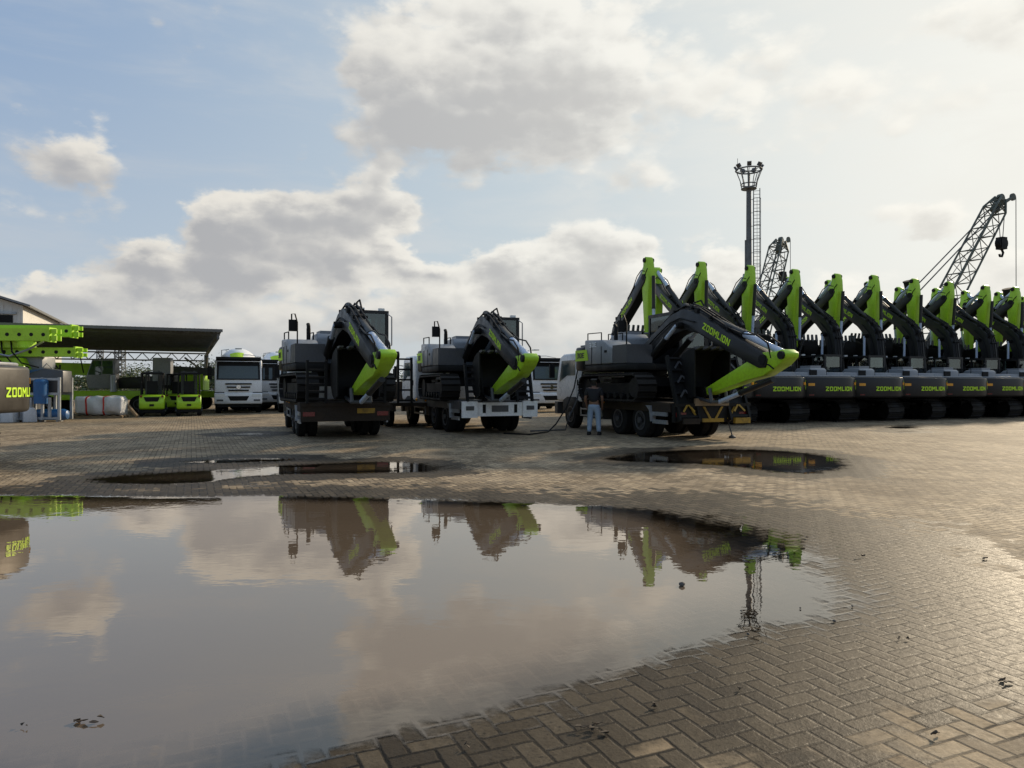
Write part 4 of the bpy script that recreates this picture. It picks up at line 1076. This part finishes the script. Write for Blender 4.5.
pools.append(('far_puddle', W([(893,431),(905,430.4),(914,431),(903,431.8)]), .012))
pools = [(n, smoothpoly(P), d) for n, P, d in pools]
def sdist(X, Y, P):
    d2 = np.full(X.shape, 1e9); ins = np.zeros(X.shape, bool)
    A, B = P, np.roll(P, -1, 0)
    for (ax, ay), (bx, by) in zip(A, B):
        ex, ey = bx-ax, by-ay; l = ex*ex+ey*ey + 1e-12
        t = np.clip(((X-ax)*ex+(Y-ay)*ey)/l, 0, 1)
        d2 = np.minimum(d2, (X-ax-t*ex)**2 + (Y-ay-t*ey)**2)
        c = ((ay > Y) != (by > Y)) & (X < (bx-ax)*(Y-ay)/(by-ay+1e-12)+ax); ins ^= c
    return np.where(ins, 1, -1)*np.sqrt(d2)
def fbm2(X, Y, f):
    out = np.empty(X.shape)
    it = np.nditer([X, Y, out], op_flags=[['readonly'], ['readonly'], ['writeonly']])
    for a, b, o_ in it: o_[...] = mnoise.noise(Vector((float(a)*f, float(b)*f, 1.7)))
    return out
def axis(fine, far):
    a = list(fine); s = a[1]-a[0]; x = a[-1]
    while x < far: s *= 1.35; x += s; a.append(x)
    s = a[1]-a[0]; x = a[0]; pre = []
    while x > -far: s *= 1.35; x -= s; pre.append(x)
    return np.array(pre[::-1] + a)
ax = axis(np.arange(-13.5, 16.01, .13), 3000); ay = axis(np.arange(1.4, 32.01, .13), 4000)
X, Y = np.meshgrid(ax, ay)
nearm = (np.abs(X) < 20) & (Y > -5) & (Y < 36)
nz = np.zeros(X.shape); nz[nearm] = fbm2(X[nearm], Y[nearm], .9)*.6 + fbm2(X[nearm], Y[nearm], 2.6)*.4
Z = np.where(nearm, nz*.010, 0.0); wet = np.zeros(X.shape)
for n, P, dp in pools:
    east = np.clip((X - 1.0)/1.6, 0, 1) if n == 'main_puddle' else 0*X
    sd = sdist(X, Y, P) + (.22 if n == 'main_puddle' else .55) + .62*east + nz*np.where(east > 0, .35 + .45*east, .35 if n == 'main_puddle' else .55)
    wide = (.62 if n == 'main_puddle' else .7) + 1.5*east
    tt = np.clip(sd/(wide*2), 0, 1); Z = Z - dp*(tt*tt*(3-2*tt))
    # gentle outer slope so that the rim of the pool crosses the water level slowly
    w_ = np.clip(1 + sd/(2.4 if n == 'main_puddle' else 1.0), 0, 1); wet = np.maximum(wet, w_)
def grid_mesh(name, X, Y, Z, attrs, keep=None):
    ny, nx = X.shape; co = np.stack([X, Y, Z], -1).reshape(-1, 3)
    idx = np.arange(ny*nx).reshape(ny, nx)
    q = np.stack([idx[:-1,:-1], idx[:-1,1:], idx[1:,1:], idx[1:,:-1]], -1).reshape(-1, 4)
    if keep is not None:
        kf = (keep[:-1,:-1] | keep[:-1,1:] | keep[1:,1:] | keep[1:,:-1]).reshape(-1); q = q[kf]
        used = np.unique(q); mp = np.full(ny*nx, -1); mp[used] = np.arange(len(used)); co = co[used]; q = mp[q]
        attrs = {k: v.reshape(-1)[used] for k, v in attrs.items()}
    me = bpy.data.meshes.new(name); me.from_pydata(co.tolist(), [], q.tolist())
    for k, v in attrs.items():
        a = me.attributes.new(k, 'FLOAT', 'POINT'); a.data.foreach_set('value', np.ascontiguousarray(v.reshape(-1), dtype=np.float32))
    me.polygons.foreach_set('use_smooth', [True]*len(me.polygons))
    o = bpy.data.objects.new(name, me); col.objects.link(o); return o
ground = struct(grid_mesh('ground', X, Y, Z, {'wet': wet}))

def herringbone(nt, pos, w, ang):
    """returns (edge distance 0 at joint .. , per-brick random, second random)"""
    x, y, z = nt.sep(pos)
    ca, sa = math.cos(ang)/w, math.sin(ang)/w
    # slight wobble of the laying
    wob = nt.node('ShaderNodeTexNoise'); nt.put(wob.inputs['Vector'], pos); wob.inputs['Scale'].default_value = 3.0; wob.inputs['Detail'].default_value = 2
    ws = nt.sep(wob.outputs['Color'])
    x = nt.m('ADD', x, nt.m('MULTIPLY', nt.m('SUBTRACT', ws[0], .5), .02)); y = nt.m('ADD', y, nt.m('MULTIPLY', nt.m('SUBTRACT', ws[1], .5), .02))
    u = nt.m('ADD', nt.m('MULTIPLY', x, ca), nt.m('MULTIPLY', y, sa)); v = nt.m('SUBTRACT', nt.m('MULTIPLY', y, ca), nt.m('MULTIPLY', x, sa))
    i, j = nt.m('FLOOR', u), nt.m('FLOOR', v); fx, fy = nt.m('SUBTRACT', u, i), nt.m('SUBTRACT', v, j)
    k = nt.m('FLOORED_MODULO', nt.m('SUBTRACT', i, j), 4.0)
    k1 = nt.m('COMPARE', k, 1.0, .1); k2 = nt.m('COMPARE', k, 2.0, .1); vert = nt.m('GREATER_THAN', k, 1.5); hor = nt.m('SUBTRACT', 1.0, vert)
    lu = nt.m('ADD', nt.m('MULTIPLY', hor, nt.m('ADD', fx, k1)), nt.m('MULTIPLY', vert, nt.m('ADD', fy, k2)))
    lv = nt.m('ADD', nt.m('MULTIPLY', hor, fy), nt.m('MULTIPLY', vert, fx))
    du = nt.m('MINIMUM', lu, nt.m('SUBTRACT', 2.0, lu)); dv = nt.m('MINIMUM', lv, nt.m('SUBTRACT', 1.0, lv))
    d = nt.m('MINIMUM', du, dv)
    wn = nt.node('ShaderNodeTexWhiteNoise', noise_dimensions='3D')
    nt.put(wn.inputs['Vector'], nt.comb(nt.m('SUBTRACT', i, k1), nt.m('SUBTRACT', j, k2), vert))
    rs = nt.sep(wn.outputs['Color'])
    return d, rs[0], rs[1], rs[2]
PAVE_ANG = R(24); PAVE_W = .102
def ground_mat():
    m, nt, b = new_mat('herringbone_block_paving')
    pos = nt.node('ShaderNodeNewGeometry').outputs['Position']
    d, r1, r2, r3 = herringbone(nt, pos, PAVE_W, PAVE_ANG)
    brick = nt.smooth(d, .04, .13)
    big = nt.noise(pos, .22, 5, .6); mid = nt.noise(pos, 1.1, 6, .65); fin = nt.noise(pos, 24, 5, .72); vf = nt.noise(pos, 130, 2, .6)
    c = nt.mix(r1, (.27, .200, .122), (.57, .445, .290))
    c = nt.mix(nt.m('MULTIPLY', nt.m('GREATER_THAN', r2, .70), .75), c, (.19, .150, .105))
    trk = nt.noise(nt.vm('MULTIPLY', pos, (.9, .16, 1)), 1.3, 5, .6, .6)
    c = nt.mix(nt.m('MULTIPLY', nt.smooth(trk, .48, .66), .60), c, (.135, .098, .060))
    c = nt.mix(nt.smooth(big, .44, .66, 0, .50), c, (.17, .130, .085))
    pale = nt.noise(pos, .55, 4, .6)
    c = nt.mix(nt.m('MULTIPLY', nt.smooth(pale, .48, .68), .50), c, (.58, .465, .315))
    c = nt.mix(nt.smooth(fin, .36, .70, 0, .45), c, (.15, .115, .076))
    # black grit, thick in places
    grit = nt.noise(pos, 55, 4, .75); gm = nt.lin(mid, .35, .65, .16, -.02)
    c = nt.mix(nt.m('MULTIPLY', nt.smooth(nt.m('SUBTRACT', grit, gm), .50, .60), .75), c, (.030, .025, .019))
    stain = nt.m('MULTIPLY', nt.smooth(mid, .55, .70), nt.smooth(fin, .30, .60))
    c = nt.mix(nt.m('MULTIPLY', stain, .80), c, (.038, .031, .024))
    jw = nt.smooth(nt.m('ADD', d, nt.m('MULTIPLY', nt.m('SUBTRACT', fin, .5), .16)), .03, .13)
    sand = nt.mix(nt.smooth(mid, .35, .6), (.026, .021, .016), (.10, .076, .05))
    c = nt.mix(jw, sand, c)
    dust = nt.noise(pos, .8, 6, .68)
    c = nt.mix(nt.m('MULTIPLY', nt.smooth(dust, .47, .66), .62), c, nt.mix(fin, (.22, .165, .105), (.46, .365, .245)))
    at = nt.node('ShaderNodeAttribute', attribute_name='wet').outputs['Fac']
    wet = nt.smooth(nt.m('ADD', at, nt.m('ADD', nt.m('MULTIPLY', nt.m('SUBTRACT', mid, .5), 1.0), nt.m('MULTIPLY', nt.m('SUBTRACT', r1, .5), .34))), .58, .76)
    dark = nt.node('ShaderNodeVectorMath', operation='SCALE'); nt.put(dark.inputs[0], c); nt.put(dark.inputs['Scale'], nt.lin(wet, 0, 1, 1.0, .20))
    nt.put(b.inputs['Base Color'], dark.outputs[0])
    nt.put(b.inputs['Roughness'], nt.m('SUBTRACT', nt.lin(fin, .2, .8, .62, .92), nt.m('MULTIPLY', wet, .22)))
    nt.put(b.inputs['Specular IOR Level'], nt.lin(wet, 0, 1, .10, .10))
    hgt = nt.m('ADD', nt.m('MULTIPLY', jw, .55), nt.m('ADD', nt.m('MULTIPLY', r2, .45), nt.m('ADD', nt.m('MULTIPLY', fin, .9), nt.m('MULTIPLY', grit, .35))))
    bn = nt.node('ShaderNodeBump'); bn.inputs['Strength'].default_value = .55; bn.inputs['Distance'].default_value = .008
    nt.put(bn.inputs['Height'], hgt); nt.put(b.inputs['Normal'], bn.outputs[0])
    return m
ground.data.materials.append(ground_mat())

def water_mat():
    m, nt, b = new_mat('muddy_puddle_water')
    nt.n.remove(b); out = nt.n['Material Output']
    pos = nt.node('ShaderNodeNewGeometry').outputs['Position']
    dep = nt.node('ShaderNodeAttribute', attribute_name='depth').outputs['Fac']
    d, r1, r2, r3 = herringbone(nt, pos, PAVE_W, PAVE_ANG)
    brick = nt.smooth(d, .03, .16); mid = nt.noise(pos, 2.2, 5, .6); fin = nt.noise(pos, 16, 4, .65)
    # metres of water over the blocks: joints a little deeper, block tops at slightly different levels
    eff = nt.m('ADD', dep, nt.m('ADD', nt.m('MULTIPLY', nt.m('SUBTRACT', .55, brick), .0035),
          nt.m('ADD', nt.m('MULTIPLY', nt.m('SUBTRACT', r2, .5), -.0035), nt.m('ADD', nt.m('MULTIPLY', nt.m('SUBTRACT', mid, .5), .012), nt.m('MULTIPLY', nt.m('SUBTRACT', fin, .5), .012)))))
    film = nt.smooth(eff, -.0015, .0075)
    murk = nt.smooth(eff, .006, .048)
    rip = nt.noise(nt.vm('MULTIPLY', pos, (1.0, 1.6, 1.0)), 3.2, 3, .5)
    rip2 = nt.noise(pos, 14, 2, .5)
    bn = nt.node('ShaderNodeBump'); bn.inputs['Strength'].default_value = .045; bn.inputs['Distance'].default_value = .02
    nt.put(bn.inputs['Height'], nt.m('ADD', rip, nt.m('MULTIPLY', rip2, .12)))
    gl = nt.node('ShaderNodeBsdfGlossy'); gl.inputs['Roughness'].default_value = .0; nt.put(gl.inputs['Normal'], bn.outputs[0])
    gl.inputs['Color'].default_value = (.98, .91, .83, 1)
    df = nt.node('ShaderNodeBsdfDiffuse')
    nt.put(df.inputs['Color'], nt.mix(nt.noise(pos, .5, 3), (.130, .094, .062), (.165, .122, .084)))
    tr = nt.node('ShaderNodeBsdfTransparent'); tr.inputs[0].default_value = (.80, .74, .66, 1)
    body = nt.node('ShaderNodeMixShader'); nt.put(body.inputs[0], murk); nt.l.new(tr.outputs[0], body.inputs[1]); nt.l.new(df.outputs[0], body.inputs[2])
    fr = nt.node('ShaderNodeFresnel'); fr.inputs[0].default_value = 1.72
    f = nt.m('ADD', nt.m('MULTIPLY', fr.outputs[0], 1.12), .05, clamp=True)
    surf = nt.node('ShaderNodeMixShader'); nt.put(surf.inputs[0], f); nt.l.new(body.outputs[0], surf.inputs[1]); nt.l.new(gl.outputs[0], surf.inputs[2])
    clear = nt.node('ShaderNodeBsdfTransparent')
    fin_ = nt.node('ShaderNodeMixShader'); nt.put(fin_.inputs[0], film); nt.l.new(clear.outputs[0], fin_.inputs[1]); nt.l.new(surf.outputs[0], fin_.inputs[2])
    nt.l.new(fin_.outputs[0], out.inputs[0])
    return m
wm = water_mat()
for n, P, dp in pools:
    lvl = -.006 if n == 'main_puddle' else -.004
    x0, y0 = P.min(0) - .8; x1, y1 = P.max(0) + .8
    gx, gy = ax[(ax > x0) & (ax < x1)], ay[(ay > y0) & (ay < y1)]
    ix, iy = np.where((ax > x0) & (ax < x1))[0], np.where((ay > y0) & (ay < y1))[0]
    Xs, Ys = np.meshgrid(gx, gy); Zs = Z[np.ix_(iy, ix)]
    dep = lvl - Zs
    sd = sdist(Xs, Ys, P)
    keep = (dep > -.006) & (sd > -1.4)
    o = grid_mesh(n.split('_')[-1] if False else 'puddle', Xs, Ys, np.full(Xs.shape, lvl), {'depth': dep}, keep)
    # lift the sheet just over the ground where it is only a film
    me = o.data; cc = np.empty(len(me.vertices)*3); me.vertices.foreach_get('co', cc); cc = cc.reshape(-1, 3)
    a = np.empty(len(me.vertices), dtype=np.float32); me.attributes['depth'].data.foreach_get('value', a)
    cc[:, 2] = np.maximum(lvl, lvl - a + .003); me.vertices.foreach_set('co', cc.reshape(-1))
    o.data.materials.append(wm); struct(o)

# ------------------------------------------------------------------ litter on and round the puddle
def leaf_bits(label, px, py, s, n, seed, z=.004):
    rnd = random.Random(seed); mb = MB()
    for k in range(n):
        c = Vector((rnd.gauss(0, s), rnd.gauss(0, s*.5), rnd.uniform(.002, .014))); r = s*rnd.uniform(.4, .9); a = rnd.uniform(0, 6)
        P = [c + Vector((math.cos(a+t)*r*m_, math.sin(a+t)*r*m_*.6, rnd.uniform(-.004, .010))) for t, m_ in ((0,1),(1.0,.6),(2.1,.7),(3.1,1),(4.2,.6),(5.3,.7))]
        mb.poly3(P, (0,0,.003))
    o = mb.build('dead_leaf', M['leaflitter'], None, 20); g = gp(px, py); o.location = (g[0], g[1], z); tag(o, label, 'leaf', 'dead leaves and stones about the puddle'); return o
leaf_bits('curled dark leaf scrap floating near the lower left of the puddle', 88, 722, .035, 4, 1, .0)
leaf_bits('tiny leaf fleck floating left of the curled leaf scrap', 20, 726, .015, 2, 2, .0)
leaf_bits('clump of dead leaves on the blocks at the bottom of the picture', 591, 730, .03, 7, 3)
leaf_bits('dry leaf litter on the paving near the right edge', 1002, 683, .03, 6, 4)
leaf_bits('dark leaf scrap on the paving right of the main puddle', 861, 557, .03, 3, 5)
leaf_bits('small leaf on the wet rim beyond the puddle corner', 805, 538, .025, 3, 6)
def stone(label, px, py, r, seed):
    mb = MB(); bmesh.ops.create_icosphere(mb.bm, subdivisions=2, radius=r)
    for v in mb.bm.verts: v.co *= 1 + .35*mnoise.noise(v.co/r*.9 + Vector((seed, 0, 0)))
    for v in mb.bm.verts: v.co.z = v.co.z*.75
    o = mb.build('stone', M['stone'], None, 30); g = gp(px, py); o.location = (g[0], g[1], r*.35); tag(o, label, 'stone', 'dead leaves and stones about the puddle'); return o
stone('dark stone standing out of the water under the mirrored machines', 682, 585, .024, 1)
stone('small stone in the shallow water left of the mirrored mast', 741, 611, .008, 2)
stone('small stone in the shallows right of the mirrored mast', 834, 621, .010, 3)
stone('tiny pebble in the shallows toward the right rim of the puddle', 852, 606, .008, 4)
stone('tiny pebble between the mirrored mast and the right rim', 800, 608, .007, 5)
stone('small pebble at the foot of the mirrored mast', 748, 634, .009, 6)

for i, (px, py, s_, n_, lb_) in enumerate(((905, 640, .02, 3, 'leaf fleck on the damp blocks right of the puddle tip'), (742, 690, .018, 2, 'leaf fleck on the blocks below the mirrored mast'),
        (655, 708, .02, 3, 'leaf scrap on the wet blocks near the lower puddle rim'), (930, 735, .022, 3, 'leaf scrap on dry blocks near the lower right corner'),
        (470, 748, .018, 2, 'leaf fleck on wet blocks at the bottom rim of the puddle'), (985, 560, .03, 3, 'dark scrap on the paving toward the right edge'))):
    leaf_bits(lb_, px, py, s_, n_, 40 + i)

# ------------------------------------------------------------------ sky, sun, camera
SUN_AZ, SUN_EL = R(42), R(21)
w = bpy.data.worlds.new('World'); scene.world = w; w.use_nodes = True
w.cycles.sampling_method = 'MANUAL'; w.cycles.sample_map_resolution = 256
nt = NT(w.node_tree); bg = nt.n['Background']
vec = nt.vm('NORMALIZE', nt.node('ShaderNodeTexCoord').outputs['Generated'])
x, y, z = nt.sep(vec)
az = nt.m('ARCTAN2', x, y); el = nt.m('ARCSINE', z)
sky = nt.node('ShaderNodeTexSky', sky_type='NISHITA'); sky.sun_disc = False; sky.sun_elevation = SUN_EL; sky.sun_rotation = SUN_AZ
sky.air_density = 1.0; sky.dust_density = 2.5; sky.ozone_density = 1.5
def SK(c): return tuple(v*10 for v in c)          # Background strength is 0.1
# distance to the sun for the glow
sv = (math.sin(SUN_AZ)*math.cos(SUN_EL), math.cos(SUN_AZ)*math.cos(SUN_EL), math.sin(SUN_EL))
dn = nt.node('ShaderNodeVectorMath', operation='DOT_PRODUCT'); nt.put(dn.inputs[0], vec); dn.inputs[1].default_value = sv
cs = dn.outputs['Value']
glow = nt.smooth(cs, .72, 1.0)
elp = nt.m('MAXIMUM', el, 0.0)
# clear sky between the clouds: nishita blended with a milky veil
blue = nt.mix(nt.smooth(elp, .02, .50), SK((.50, .585, .665)), SK((.25, .375, .585)))
blue = nt.mix(nt.smooth(cs, .2, 1.0), blue, SK((.60, .68, .71)))
base = nt.mix(.08, blue, sky.outputs[0])
# noise fields on the direction
nA = nt.node('ShaderNodeTexNoise'); nt.put(nA.inputs['Vector'], nt.vm('MULTIPLY', vec, (1, 1, 1.6))); nA.inputs['Scale'].default_value = 5.0; nA.inputs['Detail'].default_value = 9; nA.inputs['Roughness'].default_value = .56
nB = nt.node('ShaderNodeTexNoise'); nt.put(nB.inputs['Vector'], nt.vm('MULTIPLY', vec, (1, 1, 2.0))); nB.inputs['Scale'].default_value = 16.0; nB.inputs['Detail'].default_value = 7; nB.inputs['Roughness'].default_value = .6
a3, b3 = nt.sep(nA.outputs['Color']), nt.sep(nB.outputs['Color'])
azw = nt.m('ADD', az, nt.m('ADD', nt.m('MULTIPLY', nt.m('SUBTRACT', a3[0], .5), .20), nt.m('MULTIPLY', nt.m('SUBTRACT', b3[0], .5), .05)))
elw = nt.m('ADD', el, nt.m('ADD', nt.m('MULTIPLY', nt.m('SUBTRACT', a3[1], .5), .14), nt.m('MULTIPLY', nt.m('SUBTRACT', b3[1], .5), .045)))
def blob(px, py, sx, sy, amp):
    tx, ty = (px-CX)/FPX, (HZ-py)/FPX
    a0, e0 = math.atan(tx), math.atan2(ty, math.hypot(1, tx)); k = math.cos(a0)
    sa, se = sx/FPX*k*k, sy/FPX*k
    dx = nt.m('MULTIPLY', nt.m('SUBTRACT', azw, a0), 1/sa); dy = nt.m('MULTIPLY', nt.m('SUBTRACT', elw, e0), 1/se)
    r2 = nt.m('MULTIPLY_ADD', dx, dx, nt.m('MULTIPLY', dy, dy))
    g = nt.m('MULTIPLY', nt.m('EXPONENT', nt.m('MULTIPLY', r2, -1.0)), amp)
    side = nt.m('MULTIPLY', g, nt.m('MULTIPLY_ADD', dx, .35, dy))      # positive on the upper, sunward flank
    return g, side
cum = flank = None
for q in [(470,75,105,75,1.05),(595,60,85,65,.95),(395,105,65,45,.65),(540,150,120,38,.6),(372,185,26,28,.6),(395,215,26,22,.6),
             (340,222,55,26,1.0),(255,225,60,26,.95),(205,228,28,24,.8),(370,262,38,20,.9),(290,262,85,24,.85),(190,262,70,22,.8),(115,266,40,22,.8),
             (425,275,32,16,.8),(330,315,250,42,.62),(110,325,120,30,.45),
             (605,246,46,26,1.05),(545,278,60,24,.95),(490,265,30,18,.75),(645,278,45,20,.8),(560,320,170,42,.62),(760,320,150,40,.5),(950,330,120,30,.45),(715,258,36,20,.75),(690,285,50,22,.6),
             (85,155,80,36,1.15),(30,290,55,20,.95),(935,232,46,30,1.0),(1010,12,80,36,.75),(880,110,100,40,.55),(700,180,80,30,.4),(760,60,80,40,.4),(180,60,90,22,.38),(60,215,70,18,.4),(1005,272,50,20,.8),(840,215,60,16,.4),
             (520,-150,300,80,.7),(60,-80,200,60,.3)]:
    g, sd_ = blob(*q)
    cum = g if cum is None else nt.m('ADD', cum, g); flank = sd_ if flank is None else nt.m('ADD', flank, sd_)
def puffs(scale, off):
    v = nt.node('ShaderNodeTexVoronoi', feature='F1')
    wv = nt.vm('ADD', nt.vm('MULTIPLY', nt.vm('ADD', vec, off), (1, 1, 1.5)), nt.vm('MULTIPLY', nB.outputs['Color'], (.045, .045, .045)))
    nt.put(v.inputs['Vector'], wv); v.inputs['Scale'].default_value = scale
    return nt.m('SUBTRACT', .55, v.outputs['Distance'])
OFF = (.010, 0, .012)
p1, p2 = puffs(10, (0, 0, 0)), puffs(30, (0, 0, 0)); q1, q2 = puffs(10, OFF), puffs(30, OFF)
puff = nt.m('MULTIPLY_ADD', p2, .4, p1); puffq = nt.m('MULTIPLY_ADD', q2, .4, q1)
dens = nt.m('ADD', cum, nt.m('MULTIPLY', nt.m('SUBTRACT', a3[2], .5), .8))
dens = nt.m('ADD', dens, nt.m('MULTIPLY', puff, .55))
dens = nt.m('ADD', dens, nt.m('MULTIPLY', nt.m('SUBTRACT', b3[2], .5), .80))
cover = nt.smooth(dens, .32, .72)
core = nt.smooth(dens, .6, 1.4)
rel = nt.m('SUBTRACT', puff, puffq)
lit = nt.m('ADD', nt.m('MULTIPLY', rel, .8), nt.m('ADD', nt.m('MULTIPLY', flank, .70), nt.m('MULTIPLY_ADD', core, -.45, .62)))
lit = nt.m('ADD', lit, nt.m('MULTIPLY', nt.m('SUBTRACT', a3[0], .5), .9))
lit = nt.smooth(lit, .0, 1.0)
shade_c = nt.mix(nt.smooth(cs, .4, .97), SK((.43, .425, .43)), SK((.57, .56, .54)))
lit_c = nt.mix(nt.smooth(cs, .4, .97), SK((.86, .81, .72)), SK((.97, .95, .88)))
cloud_c = nt.mix(lit, shade_c, lit_c)
veiln = nt.noise(nt.vm('MULTIPLY', vec, (1.0, 1.0, 4.5)), 3.2, 7, .6, .4)
veil = nt.m('MULTIPLY', nt.smooth(veiln, .44, .68), .85)
veil = nt.m('ADD', nt.m('MULTIPLY', veil, .55), nt.m('MULTIPLY', nt.smooth(cs, .6, 1.05), .25), clamp=True)
c = nt.mix(veil, base, nt.mix(nt.smooth(cs, .4, .97), SK((.53, .57, .62)), SK((.77, .78, .75))))
c = nt.mix(nt.m('MULTIPLY', cover, .88), c, cloud_c)
low = nt.m('MULTIPLY', nt.smooth(elp, .14, .0), .80)
c = nt.mix(low, c, nt.mix(nt.smooth(x, -.6, .7), SK((.545, .57, .59)), SK((.69, .69, .65))))
c = nt.mix(nt.m('MULTIPLY', nt.m('MULTIPLY', glow, glow), .45), c, SK((1.0, .97, .88)))
nt.put(bg.inputs['Color'], c); bg.inputs['Strength'].default_value = .1
sl = bpy.data.lights.new('sun', 'SUN'); sl.energy = 4.6; sl.angle = R(3.0); sl.color = (1.0, .83, .60)
so = bpy.data.objects.new('sun', sl); col.objects.link(so); so.rotation_euler = Vector(sv).to_track_quat('Z', 'Y').to_euler()
cd = bpy.data.cameras.new('camera'); cam = bpy.data.objects.new('camera', cd); col.objects.link(cam)
cd.sensor_width = 36; cd.lens = FPX/1024*36; cd.clip_end = 9000; cd.clip_start = .05
cam.location = (0, 0, CAM_H); cam.rotation_euler = (R(90) + math.atan((HZ-384)/FPX), 0, 0)
scene.camera = cam
scene.view_settings.view_transform = 'Standard'; scene.view_settings.look = 'None'; scene.view_settings.exposure = 0
scene.render.engine = 'CYCLES'
scene.cycles.max_bounces = 8; scene.cycles.transparent_max_bounces = 16
